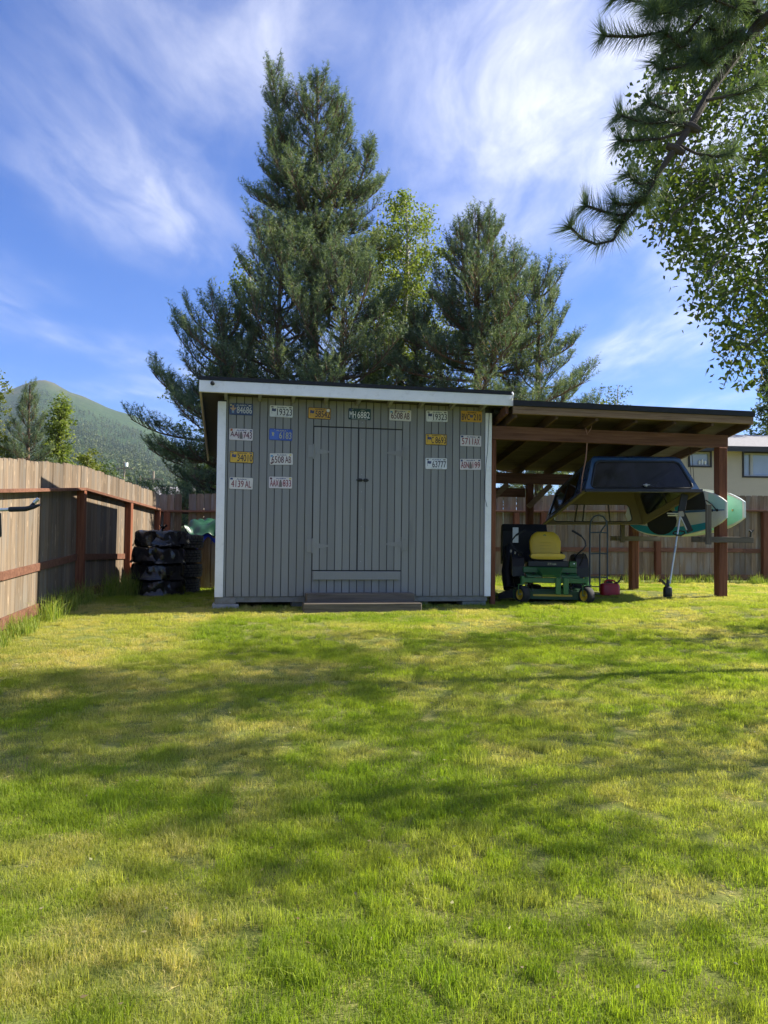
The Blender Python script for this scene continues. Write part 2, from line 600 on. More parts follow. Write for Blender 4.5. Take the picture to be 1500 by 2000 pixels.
def leaf_mat(name, a, b_, c, trans=0.35, rough=0.55, attr='tint', instancer=False, dry=None):
    """foliage: colour by a per-piece value, part of the light passing through"""
    m, t, b = mat_new(name)
    at_ = t.node('ShaderNodeAttribute', attribute_name=attr)
    if instancer:
        at_.attribute_type = 'INSTANCER'
    col = t.ramp(at_.outputs['Fac'], [(0.0, a), (0.5, b_), (1.0, c)])
    if dry is not None:
        ad = t.node('ShaderNodeAttribute', attribute_name='dry')
        if instancer:
            ad.attribute_type = 'INSTANCER'
        gd = t.node('ShaderNodeAttribute', attribute_name='blade')
        kk = t.math('MULTIPLY', ad.outputs['Fac'], t.maprange(gd.outputs['Fac'], 0, 1, 0.45, 1.35, False), clamp=True)
        col = t.mix(kk, col, tuple(dry) + (1,))
        col = t.mix(1.0, col, t.maprange(gd.outputs['Fac'], 0, 1, 0.72, 1.3, False), 'MULTIPLY')
    t.put(b.inputs['Base Color'], col)
    b.inputs['Roughness'].default_value = rough
    b.inputs['Specular IOR Level'].default_value = 0.3
    tl = t.node('ShaderNodeBsdfTranslucent')
    t.put(tl.inputs[0], t.mix(1.0, col, (1.35, 1.45, 0.6, 1), 'MULTIPLY'))
    mx = t.node('ShaderNodeMixShader')
    mx.inputs[0].default_value = trans
    t.l.new(b.outputs[0], mx.inputs[1])
    t.l.new(tl.outputs[0], mx.inputs[2])
    t.l.new(mx.outputs[0], t.n['Material Output'].inputs[0])
    return m


MT['needle'] = leaf_mat('pine_needles', (0.058, 0.092, 0.064), (0.112, 0.156, 0.100), (0.225, 0.260, 0.140), 0.34)
MT['birch_leaf'] = leaf_mat('birch_leaves', (0.095, 0.130, 0.034), (0.155, 0.195, 0.052), (0.26, 0.275, 0.080), 0.5)
MT['poplar_leaf'] = leaf_mat('poplar_leaves', (0.035, 0.065, 0.026), (0.070, 0.105, 0.038), (0.135, 0.155, 0.055), 0.4)
MT['yellow_leaf'] = leaf_mat('yellow_green_leaves', (0.085, 0.105, 0.020), (0.140, 0.160, 0.030), (0.210, 0.215, 0.045), 0.45)
MT['near_leaf'] = leaf_mat('near_birch_leaves', (0.045, 0.072, 0.020), (0.080, 0.115, 0.030), (0.15, 0.175, 0.045), 0.48)
MT['grass_blade'] = leaf_mat('grass_blades', (0.125, 0.205, 0.018), (0.225, 0.300, 0.026), (0.38, 0.405, 0.055), 0.55, instancer=True, dry=(0.58, 0.47, 0.22))
MT['weed'] = leaf_mat('tall_grass_blades', (0.13, 0.20, 0.03), (0.22, 0.29, 0.05), (0.38, 0.38, 0.12), 0.5)


def ground_mat():
    m, t, b = mat_new('lawn_soil')
    geo = t.node('ShaderNodeNewGeometry')
    p = geo.outputs['Position']
    n1 = t.noise(p, 0.55, 4.0, 0.6)
    n2 = t.noise(p, 9.0, 6.0, 0.7)
    c = t.ramp(n2, [(0.25, (0.085, 0.115, 0.022)), (0.5, (0.16, 0.185, 0.042)), (0.75, (0.27, 0.25, 0.09))])
    c = t.mix(t.maprange(n1, 0.45, 0.7, 0, 0.5), c, (0.21, 0.19, 0.075, 1))
    t.put(b.inputs['Base Color'], c)
    b.inputs['Roughness'].default_value = 0.95
    b.inputs['Specular IOR Level'].default_value = 0.1
    bump(t, b, t.noise(p, 40.0, 5.0, 0.7), 0.8, 0.02)
    return m


MT['ground'] = ground_mat()


# ------------------------------------------------------------------ ground
def build_ground():
    def axis(lo, hi, step, far):
        near = np.arange(lo, hi + 1e-6, step)
        k = []
        d = step
        x = hi
        while x < far:
            d *= 1.35
            x += d
            k.append(x)
        kn = []
        d = step
        x = lo
        while x > -far:
            d *= 1.35
            x -= d
            kn.append(x)
        return np.clip(np.array(kn[::-1] + list(near) + k), -6800, 6800)
    xs = axis(-12, 14, 0.25, 6000)
    ys = axis(-4, 20, 0.25, 6000)
    X, Y = np.meshgrid(xs, ys)
    Z = g(X, Y)
    V = np.stack([X, Y, Z], -1).reshape(-1, 3)
    nx, ny = len(xs), len(ys)
    i = np.arange(nx * ny).reshape(ny, nx)
    a, b, c, d = i[:-1, :-1].ravel(), i[:-1, 1:].ravel(), i[1:, 1:].ravel(), i[1:, :-1].ravel()
    F = np.concatenate([np.stack([a, b, c], -1), np.stack([a, c, d], -1)])
    me = np_mesh('ground', V, F, MT['ground'])
    me.shade_smooth()
    tag(link('ground', me), kind='structure')


build_ground()

# ------------------------------------------------------------------ mountain and far wood
RIDGE = [(-900, 742), (-500, 752), (-150, 792), (0, 764), (30, 752), (60, 741), (78, 738), (100, 744), (125, 760), (160, 772), (215, 798), (262, 812), (300, 838), (340, 868), (400, 900), (460, 925), (600, 960), (800, 985), (1100, 1000), (2000, 1010)]


def mountain_z(X, Y):
    D = 2900.0
    px = 750 + 1500 * X / np.maximum(Y, 50)
    xs = np.array([a for a, _ in RIDGE], float)
    ys = np.array([b for _, b in RIDGE], float)
    py = np.interp(px, xs, ys)
    hor = 1046 + 0.0117 * (px - 750)
    top = (hor - py) / 1500.0 * D + CAM_Z
    t = np.clip((Y - 260) / (D - 260), 0, 1.0)
    prof = 0.20 * t + 0.80 * t ** 1.5
    back = 1 - 0.9 * sstep(1.0, 1.8, Y / D)
    rough = np.sin(X * 0.011 + Y * 0.004) * np.sin(Y * 0.006 - X * 0.003) + 0.5 * np.sin(X * 0.03 + 1.3) * np.sin(Y * 0.017) + 0.3 * np.sin(X * 0.06) * np.sin(Y * 0.05 + X * 0.03)
    return top * prof * back + rough * 9 * t * (1 - 0.75 * sstep(0.85, 1.0, Y / D)) - 1.5


def mountain_mat():
    m, t, b = mat_new('mountain_brush')
    geo = t.node('ShaderNodeNewGeometry')
    p = geo.outputs['Position']
    sep = t.node('ShaderNodeSeparateXYZ')
    t.put(sep.inputs[0], p)
    n = t.noise(p, 0.012, 8.0, 0.65)
    nf = t.noise(p, 0.045, 8.0, 0.8)
    alp = t.ramp(nf, [(0.3, (0.062, 0.080, 0.036)), (0.7, (0.118, 0.125, 0.055))])
    brush = t.ramp(nf, [(0.3, (0.026, 0.054, 0.024)), (0.55, (0.055, 0.092, 0.034)), (0.75, (0.11, 0.145, 0.048))])
    h = t.math('ADD', sep.outputs[2], t.math('MULTIPLY', t.math('SUBTRACT', n, 0.5), 420.0))
    c = t.mix(t.maprange(h, 380, 620), brush, alp)
    c = t.mix(t.math('MULTIPLY', t.maprange(n, 0.55, 0.72), t.maprange(h, 430, 600)), c, (0.17, 0.135, 0.095, 1))
    t.put(b.inputs['Base Color'], c)
    b.inputs['Roughness'].default_value = 1.0
    b.inputs['Specular IOR Level'].default_value = 0.0
    bump(t, b, t.noise(p, 0.05, 7.0, 0.75), 1.0, 12.0)
    return m


def build_mountain():
    xs = np.linspace(-3800, 2600, 220)
    ys = np.concatenate([np.linspace(240, 3000, 150), np.linspace(3050, 5600, 30)])
    X, Y = np.meshgrid(xs, ys)
    Z = mountain_z(X, Y)
    V = np.stack([X, Y, Z], -1).reshape(-1, 3)
    nx, ny = len(xs), len(ys)
    i = np.arange(nx * ny).reshape(ny, nx)
    a, b, c, d = i[:-1, :-1].ravel(), i[:-1, 1:].ravel(), i[1:, 1:].ravel(), i[1:, :-1].ravel()
    F = np.concatenate([np.stack([a, b, c], -1), np.stack([a, c, d], -1)])
    me = np_mesh('mountain', V, F, mountain_mat())
    me.shade_smooth()
    tag(link('mountain', me), kind='structure')
    # the wood on the foot of the mountain, reads as one mass
    rng = np.random.default_rng(3)
    N = 15000
    Yt = np.where(np.arange(N) < 9000, 230 + 1500 * rng.random(N) ** 1.5, rng.uniform(1300, 2350, N))
    pxs = rng.uniform(-250, 640, N)
    Xt = (pxs - 750) / 1500 * Yt
    Zt = np.where(Yt > 262, mountain_z(Xt, Yt), 0.0) - 0.5
    con = rng.random(N) < np.where(np.arange(N) < 9000, 0.32, 0.7)
    H = np.where(con, rng.uniform(8, 15, N), rng.uniform(6, 11, N))
    W = np.where(con, H * 0.17, H * rng.uniform(0.28, 0.42, N))
    K = 20
    ang = rng.random((N, K)) * 2 * np.pi
    hh = rng.random((N, K))
    prof = np.where(con[:, None], 1 - hh, np.sqrt(np.clip(1 - (2 * hh - 1) ** 2, 0, 1)))
    rr = W[:, None] * prof * rng.uniform(0.5, 1.05, (N, K))
    C = np.stack([Xt[:, None] + rr * np.cos(ang), Yt[:, None] + rr * np.sin(ang), Zt[:, None] + H[:, None] * (0.08 + 0.92 * hh)], -1)
    S = (W[:, None] * 0.62 * rng.uniform(0.6, 1.2, (N, K)))[..., None]
    d1 = rng.normal(size=(N, K, 3)); d1 /= np.linalg.norm(d1, axis=-1, keepdims=True)
    d2 = rng.normal(size=(N, K, 3)); d2 /= np.linalg.norm(d2, axis=-1, keepdims=True)
    V = np.stack([C + d1 * S, C + d2 * S, C - (d1 + d2) * S * 0.7], 2).reshape(-1, 3)
    F = np.arange(N * K * 3).reshape(-1, 3)
    tint = np.repeat(np.where(con, rng.uniform(0, 0.25, N), rng.uniform(0.25, 1.0, N)), K * 3)
    me = np_mesh('distant_wood', V, F, leaf_mat('distant_foliage', (0.026, 0.046, 0.020), (0.070, 0.100, 0.030), (0.130, 0.150, 0.042), 0.2), tint)
    tag(link('distant_wood', me), 'distant mixed wood on the foot of the mountain', 'wood', kind='stuff')


build_mountain()

# ------------------------------------------------------------------ shed
YAW = math.atan2(0.71, 3.65)
SH_O = Vector((-2.17, 10.02, 0.0))
SH_M = Matrix.Translation(SH_O) @ Matrix.Rotation(YAW, 4, 'Z')
SH_I = SH_M.inverted()
SW, SD = 3.72, 2.75                 # shed width and depth
SLOPE = 0.169


def on_front(px, py, yl=0.0):
    """local shed x, z where a pixel's ray meets the plane y = yl in front of the wall"""
    o = SH_I @ Vector((0, 0, CAM_Z))
    d = SH_I.to_3x3() @ ray(px, py)
    k = (yl - o.y) / d.y
    p = o + d * k
    return p.x, p.z


def in_shed(x, y, z=0.0):
    return SH_M @ Vector((x, y, z))


shed = thing('shed', 'grey plank shed with white trim, black flat-pitched roof and license plates on it', 'shed', SH_O, YAW)
ZS = 0.13                           # bottom of the siding
PIT = 0.1016
DX0, DZ1 = on_front(613, 834)
DX1, _ = on_front(787, 838)
_, DZ0 = on_front(700, 1114)
_, KB0 = on_front(700, 1132)
DX1 = DX0 + round((DX1 - DX0) / PIT) * PIT
DMID = DX0 + 6 * PIT


ZTOP = 2.905


def roof_under(y):                  # underside of the shed's roof deck at local depth y
    return 2.80 - SLOPE * (y + 0.35) - 0.02


wall_top = ZTOP - 0.088 - SLOPE * 0.35 - 0.004
# front wall: backing panel and single planks
fw = MB().box(0.02, SW - 0.02, 0.0, 0.03, ZS, wall_top - 0.002).obj('front_wall', MT['siding_in'], shed)
plank_cache = {}


def plank(x0, x1, z0, z1, parent, y=-0.016, th=0.0155):
    key = (round(x1 - x0, 4), round(z1 - z0, 3), round(th, 4))
    if key not in plank_cache:
        mb = MB()
        mb.box(0, x1 - x0, 0, th, 0, z1 - z0, 0.002)
        plank_cache[key] = mb.mesh('plank', MT['siding'])
    return link('plank', plank_cache[key], parent, (x0, y, z0))


GAP = 0.0095
x = DX0
while x - PIT > 0.09:
    x -= PIT
xs = []
while x < SW - 0.09:
    xs.append(x)
    x += PIT
if xs[0] > 0.095:
    plank(0.088, xs[0] - GAP, ZS, wall_top, fw)
for x in xs:
    x1 = min(x + PIT - GAP, SW - 0.088)
    if x1 - x < 0.01:
        continue
    if DX0 - 0.01 <= x < DX1 - 0.02:
        plank(x, x1, DZ1 + 0.016, wall_top, fw)
        plank(x, x1, ZS, DZ0 - 0.012, fw)
    else:
        plank(x, x1, ZS, wall_top, fw)
# two door leaves
hinge_px = {0: [(613, 882), (612, 1066)], 1: [(788, 886), (787, 1063)]}
for s in (0, 1):
    xa, xb = (DX0, DMID) if s == 0 else (DMID, DX1)
    leaf = MB().box(xa + 0.003, xb - 0.003, -0.006, -0.001, DZ0 + 0.004, DZ1 - 0.002).obj('door', MT['siding_in'], shed)
    leaf['label'] = 'left leaf of the plank door' if s == 0 else 'right leaf of the plank door with the latch bolt'
    n = round((xb - xa) / PIT)
    for k in range(n):
        plank(xa + k * PIT + (0.006 if k == 0 else 0.0), xa + (k + 1) * PIT - GAP - (0.004 if k == n - 1 else 0.0), DZ0 + 0.004, DZ1 - 0.002, leaf, -0.020, 0.0145)
    for (hx, hy) in hinge_px[s]:
        lx, lz = on_front(hx, hy)
        sg = 1 if s == 0 else -1
        edge = xa if s == 0 else xb
        mb = MB()
        mb.box(edge - sg * 0.075 if sg > 0 else edge + 0.004, edge - 0.004 if sg > 0 else edge + 0.075, -0.026, -0.0205, lz - 0.085, lz + 0.085, 0.002)
        mb.tube([(edge, -0.028, lz - 0.10), (edge, -0.028, lz + 0.10)], 0.010, 8)
        tri = [(edge + sg * 0.006, lz - 0.045), (edge + sg * 0.215, lz - 0.012), (edge + sg * 0.215, lz + 0.012), (edge + sg * 0.006, lz + 0.045)]
        mb.prism([(a, b) for a, b in tri], 0.0215, 0.0265, Matrix(((1, 0, 0, 0), (0, 0, -1, 0), (0, 1, 0, 0), (0, 0, 0, 1))))
        for q in (0.05, 0.12, 0.19):
            mb.lathe([(0.0, 0.029), (0.005, 0.0285), (0.006, 0.0264)], 8, Matrix(((1, 0, 0, edge + sg * q), (0, 0, -1, 0), (0, 1, 0, lz), (0, 0, 0, 1))))
        mb.obj('hinge', MT['siding'], leaf)
    if s == 1:
        lx, lz = on_front(707, 938)
        mb = MB()
        mb.box(lx - 0.06, lx - 0.005, -0.027, -0.0205, lz - 0.022, lz + 0.022, 0.002)
        mb.box(lx + 0.02, lx + 0.075, -0.027, -0.0205, lz - 0.022, lz + 0.022, 0.002)
        mb.tube([(lx - 0.085, -0.034, lz), (lx + 0.085, -0.034, lz)], 0.0085, 8)
        mb.tube([(lx - 0.035, -0.034, lz), (lx - 0.035, -0.060, lz + 0.006)], 0.006, 6)
        mb.obj('latch_bolt', MT['bolt'], leaf)
        mb = MB()
        mb = None
        for q in range(9):
            mb = MB()
            mb.lathe([(0.0, 0.0245), (0.0045, 0.024), (0.005, 0.0195)], 8, Matrix(((1, 0, 0, DMID + 0.045), (0, 0, -1, 0), (0, 1, 0, DZ0 + 0.12 + q * 0.235), (0, 0, 0, 1))))
            mb.obj('nail_head', MT['steel'], leaf)
MB().box(DX0 + 0.012, DX1 - 0.035, -0.055, -0.0165, KB0, DZ0 - 0.012, 0.004).obj('kick_board', MT['siding'], shed)
# other walls: grooved panels
for nm, (xa, ya, xb, yb) in {'side_wall': (0.0, 0.0, 0.0, SD), 'side_wall.001': (SW, SD, SW, 0.0), 'rear_wall': (SW, SD, 0.0, SD)}.items():
    mb = MB()
    L = math.hypot(xb - xa, yb - ya)
    n = int(L / PIT)
    d = Vector((xb - xa, yb - ya, 0)) / L
    nrm = Vector((d.y, -d.x, 0)) * -1
    for k in range(n):
        a = Vector((xa, ya, 0)) + d * (k * L / n + 0.003)
        b = Vector((xa, ya, 0)) + d * ((k + 1) * L / n - 0.004)
        zt = min(roof_under(a.y), roof_under(b.y)) - 0.02
        q = [a, b, b - nrm * 0.012, a - nrm * 0.012]
        mb.add([(v.x, v.y, ZS) for v in q] + [(v.x, v.y, zt) for v in q], [(0, 1, 2, 3), (4, 7, 6, 5), (0, 4, 5, 1), (1, 5, 6, 2), (2, 6, 7, 3), (3, 7, 4, 0)])
    a = Vector((xa, ya, 0)) - nrm * 0.014
    b = Vector((xb, yb, 0)) - nrm * 0.014
    mb.add([(a.x, a.y, ZS), (b.x, b.y, ZS), (b.x, b.y, roof_under(b.y) - 0.02), (a.x, a.y, roof_under(a.y) - 0.02)], [(0, 1, 2, 3)])
    mb.obj(nm, MT['siding'], shed)
# white corner boards
for x0, x1 in ((-0.02, 0.085), (SW - 0.085, SW + 0.005)):
    MB().box(x0, x1, -0.040, -0.0165, ZS - 0.005, wall_top - 0.075, 0.003).obj('corner_board', MT['white'], shed)
MB().box(-0.022, -0.001, -0.039, 0.09, ZS - 0.004, wall_top - 0.078, 0.003).obj('corner_board', MT['white'], shed)
# floor rim under the siding, recessed
MB().box(0.03, SW - 0.03, 0.012, 0.05, 0.055, ZS - 0.003, 0.002).obj('rim_joist', MT['siding'], shed)
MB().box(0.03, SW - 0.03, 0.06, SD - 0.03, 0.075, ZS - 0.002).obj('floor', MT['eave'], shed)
# roof
OX0, OX1, OY0, OY1 = -0.25, SW + 0.20, -0.35, SD + 0.27


def sloped(x0, x1, y0, y1, zt, th, bev=0.0):
    """slab whose top runs zt at y=-0.35 down to the back"""
    vs = []
    for (xx, yy) in ((x0, y0), (x1, y0), (x1, y1), (x0, y1)):
        vs.append((xx, yy, zt - SLOPE * (yy + 0.35) - th))
    for (xx, yy) in ((x0, y0), (x1, y0), (x1, y1), (x0, y1)):
        vs.append((xx, yy, zt - SLOPE * (yy + 0.35)))
    return vs, [(0, 3, 2, 1), (4, 5, 6, 7), (0, 1, 5, 4), (1, 2, 6, 5), (2, 3, 7, 6), (3, 0, 4, 7)]


ZT = 2.905
roof = MB().add(*sloped(OX0 - 0.01, OX1 + 0.012, OY0 - 0.012, OY1, ZT + 0.03, 0.045)).obj('roof', MT['roofing'], shed)
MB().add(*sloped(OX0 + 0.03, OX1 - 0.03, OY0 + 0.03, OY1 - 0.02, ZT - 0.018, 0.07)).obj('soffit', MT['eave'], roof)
MB().add(*sloped(OX0, OX1, OY0, OY0 + 0.028, ZT - 0.02, 0.145)).obj('front_fascia', MT['white'], shed)
MB().add(*sloped(OX0, OX0 + 0.026, OY0 + 0.030, OY1, ZT - 0.022, 0.14)).obj('side_fascia', MT['tan_trim'], shed)
MB().add(*sloped(OX1 - 0.026, OX1, OY0 + 0.030, OY1, ZT - 0.022, 0.12)).obj('side_fascia', MT['tan_trim'], shed)
for k in range(9):
    xx = 0.06 + k * 0.435
    vs, fs = sloped(xx, xx + 0.04, OY0 + 0.03, -0.0175, ZT - 0.09, 0.06)
    MB().add(vs, fs).obj('rafter_tail', MT['siding'], shed)
# black lamp knob and white hook on the fascia
lx, lz = on_front(415, 748, OY0 - 0.02)
kb = MB()
kb.lathe([(0.0, 0.05), (0.018, 0.045), (0.026, 0.03), (0.020, 0.012), (0.028, 0.0)], 12, Matrix(((1, 0, 0, lx), (0, 0, -1, OY0 - 0.002), (0, 1, 0, lz), (0, 0, 0, 1))))
kb.obj('black_knob', MT['black'], shed, smooth=True)
lx, lz = on_front(1000, 772, OY0 - 0.02)
kb = MB()
kb.tube([(lx, OY0 - 0.002, lz + 0.03), (lx, OY0 - 0.03, lz + 0.035), (lx + 0.005, OY0 - 0.05, lz + 0.005), (lx, OY0 - 0.035, lz - 0.03), (lx - 0.01, OY0 - 0.012, lz - 0.06)], 0.011, 8)
kb.obj('white_hook', MT['white'], shed, smooth=True)
# thin black cable on the right corner
cp = []
for (px_, py_) in ((958, 789), (956, 830), (954, 880), (951, 905), (949, 940), (949, 975), (953, 990)):
    lx, lz = on_front(px_, py_, -0.046)
    cp.append((lx - 0.012, -0.046, lz))
MB().tube(cp, 0.0035, 5).obj('cable', MT['black'], shed)
# foundation blocks
for k, (bx, by) in enumerate(((-0.04, -0.03), (1.0, 0.14), (2.55, 0.14), (SW - 0.36, 0.06))):
    p = in_shed(bx + 0.16, by + 0.15)
    bl = thing('foundation_block', 'grey footing block under the shed corner beside the tyre stacks' if k == 0 else ['', 'grey footing block deep under the shed beside the steps, tyre side', 'grey footing block deep under the shed beside the steps, carport side', 'grey footing block under the shed corner next to the mower'][k], 'block', (p.x, p.y, gz(p.x, p.y)), YAW, 'footing blocks under the shed')
    zt = 0.055 if k else 0.125
    MB().box(-0.17, 0.17, -0.15, 0.15, -0.03, 0.055 if k == 0 else zt - gz(p.x, p.y) - 0.002, 0.008).obj('concrete_base', MT['concrete'], bl)
    if k == 0:
        MB().box(-0.14, 0.13, -0.13, 0.14, 0.057, zt - gz(p.x, p.y), 0.006).obj('wood_pad', MT['siding'], bl)

# door steps: two timbers
sx0, sz0 = on_front(598, 1157, -0.20)
sx1, _ = on_front(808, 1157, -0.20)
p = in_shed((sx0 + sx1) / 2, -0.14)
t1 = thing('door_step', 'upper brown timber step against the shed door', 'step', (p.x, p.y, gz(p.x, p.y)), YAW)
b1 = MB().box(-(sx1 - sx0) / 2, (sx1 - sx0) / 2, -0.12, 0.09, -0.02, 0.205, 0.008)
b1.obj('timber', MT['grey_wood'], t1)
sx0, sz0 = on_front(592, 1178, -0.42)
sx1, _ = on_front(821, 1178, -0.42)
p = in_shed((sx0 + sx1) / 2, -0.38)
t2 = thing('door_step', 'lower longer brown timber step lying in the grass', 'step', (p.x, p.y, gz(p.x, p.y)), YAW)
MB().box(-(sx1 - sx0) / 2, (sx1 - sx0) / 2, -0.12, 0.115, -0.03, 0.108, 0.008).obj('timber', MT['grey_wood'], t2)

# ------------------------------------------------------------------ license plates
PC = {}
for k, c in {'white': (0.70, 0.71, 0.70), 'pinkish': (0.66, 0.60, 0.57), 'cream': (0.66, 0.62, 0.55), 'yellow': (0.66, 0.40, 0.035), 'amber': (0.60, 0.33, 0.03), 'blue': (0.045, 0.075, 0.17), 'blue2': (0.05, 0.10, 0.38), 'green': (0.016, 0.055, 0.045)}.items():
    PC[k] = paint('plate_' + k, c, 0.42, 0.08, 12, dirt=tuple(x * 0.55 + 0.05 for x in c), dirt_amt=0.45)
for k, c in {'t_black': (0.02, 0.022, 0.03), 't_red': (0.22, 0.03, 0.035), 't_maroon': (0.10, 0.025, 0.03), 't_silver': (0.52, 0.53, 0.50), 't_gold': (0.42, 0.40, 0.22), 't_navy': (0.03, 0.05, 0.16), 't_brown': (0.17, 0.14, 0.12), 't_orange': (0.45, 0.13, 0.03), 't_white': (0.72, 0.72, 0.70), 't_skyblue': (0.12, 0.30, 0.48), 't_tan': (0.46, 0.30, 0.18), 't_yellow': (0.60, 0.48, 0.05)}.items():
    PC[k] = paint('print_' + k, c, 0.5, 0.06, 10)

PLATES = [
    # px box, background, text colour, characters, header, emblem, label
    ((448, 789, 494, 810), 'blue', 't_silver', '84686', 'ALASKA', 'totem', 'dark blue plate reading 84686 with a totem figure'),
    ((448, 837, 494, 860), 'pinkish', 't_maroon', 'AAJ 743', 'ALASKA', 'bear', 'white plate reading AAJ 743 with an orange sticker and bear'),
    ((449, 882, 495, 904), 'yellow', 't_black', '34010', 'ALASKA U.S.A.', 'flag', 'yellow plate reading 34010'),
    ((448, 933, 494, 955), 'cream', 't_red', '4139 AL', 'ALASKA', 'none', 'cream plate reading 4139 AL in red'),
    ((527, 792, 572, 815), 'white', 't_black', '19323', 'ALASKA', 'flag', 'white plate reading 19323 beside the dark blue plate 84686'),
    ((526, 838, 571, 860), 'blue2', 't_gold', '6183', 'ALASKA', 'panel', 'bright blue plate reading 6183'),
    ((527, 885, 572, 908), 'cream', 't_maroon', '6508 AB', 'ALASKA', 'stickers', 'cream plate reading 6508 AB hung below the bright blue plate'),
    ((525, 931, 571, 954), 'pinkish', 't_red', 'AAX 833', 'ALASKA', 'bear', 'white plate reading AAX 833 with a bear'),
    ((602, 796, 646, 819), 'amber', 't_black', '58542', 'ALASKA', 'flag', 'amber plate reading 58542 with a white sticker'),
    ((681, 798, 724, 820), 'green', 't_white', 'MH 6882', 'DEC', 'none', 'dark green plate reading MH 6882 above the door'),
    ((761, 800, 803, 822), 'cream', 't_maroon', '6508 AB', 'ALASKA', 'stickers', 'cream plate reading 6508 AB above the right end of the door'),
    ((833, 802, 874, 824), 'white', 't_black', '19323', 'ALASKA', 'flag', 'white plate reading 19323 above the yellow plate C 8693'),
    ((832, 848, 872, 869), 'yellow', 't_black', 'C 8693', 'ALASKA U.S.A.', 'flag', 'yellow plate reading C 8693'),
    ((831, 894, 873, 917), 'white', 't_black', '63777', 'ALASKA', 'flag', 'white plate reading 63777'),
    ((900, 802, 942, 825), 'amber', 't_black', 'BVC 210', 'ALASKA', 'midflag', 'amber plate reading BVC 210'),
    ((899, 850, 940, 872), 'pinkish', 't_red', '5711 AX', 'ALASKA', 'stickers2', 'pale plate reading 5711 AX in red'),
    ((898, 896, 940, 918), 'pinkish', 't_red', 'ASN 199', 'ALASKA', 'bear', 'pale plate reading ASN 199 with a bear'),
]
# every word is turned into a mesh first
WORDS = {}


def want(s):
    if s not in WORDS:
        c = bpy.data.curves.new('word', 'FONT')
        c.body = s
        c.resolution_u = 3
        c.extrude = 0.0
        o = bpy.data.objects.new('word', c)
        COL.objects.link(o)
        WORDS[s] = o


for pl in PLATES:
    for ch in pl[3].split(' '):
        want(ch)
    want(pl[4])
for s in ('EXP', 'ZTrak', 'Wavestorm', 'THE LAST FRONTIER'):
    want(s)
bpy.context.view_layer.update()
dg = bpy.context.evaluated_depsgraph_get()
for s, o in list(WORDS.items()):
    me = bpy.data.meshes.new_from_object(o.evaluated_get(dg))
    n = len(me.vertices)
    co = np.zeros(n * 3)
    me.vertices.foreach_get('co', co)
    co = co.reshape(-1, 3)
    lo, hi = co.min(0), co.max(0)
    polys = [tuple(p.vertices) for p in me.polygons]
    cv = o.data
    bpy.data.objects.remove(o)
    bpy.data.curves.remove(cv)
    bpy.data.meshes.remove(me)
    WORDS[s] = ((co[:, :2] - lo[:2]) / (hi[:2] - lo[:2]), polys)


def word(mb, s, x0, x1, z0, z1, y, th=0.0006):
    """lettering filling a box on a surface facing -y"""
    co, polys = WORDS[s]
    n = len(co)
    vs = [(x0 + a * (x1 - x0), y, z0 + b * (z1 - z0)) for a, b in co]
    mb.add(vs, polys)
    return mb


def bold(mb, s, x0, x1, z0, z1, y, w=0.0010):
    for i, (dx, dz) in enumerate(((-w, 0), (w, 0), (0, w), (0, -w))):
        word(mb, s, x0 + dx, x1 + dx, z0 + dz, z1 + dz, y - i * 0.00012)
    return mb


def rrect(w, h, r, n=4):
    pts = []
    for cx, cy, a0 in ((w / 2 - r, h / 2 - r, 0), (-w / 2 + r, h / 2 - r, 90), (-w / 2 + r, -h / 2 + r, 180), (w / 2 - r, -h / 2 + r, 270)):
        for k in range(n + 1):
            a = R(a0 + 90 * k / n)
            pts.append((cx + r * math.cos(a), cy + r * math.sin(a)))
    return pts


FACE = Matrix(((1, 0, 0, 0), (0, 0, -1, 0), (0, 1, 0, 0), (0, 0, 0, 1)))    # xy drawing -> facing -y


def flat(mb, pts, y):
    mb.add([(a, y, b) for a, b in pts], [tuple(range(len(pts)))])
    return mb


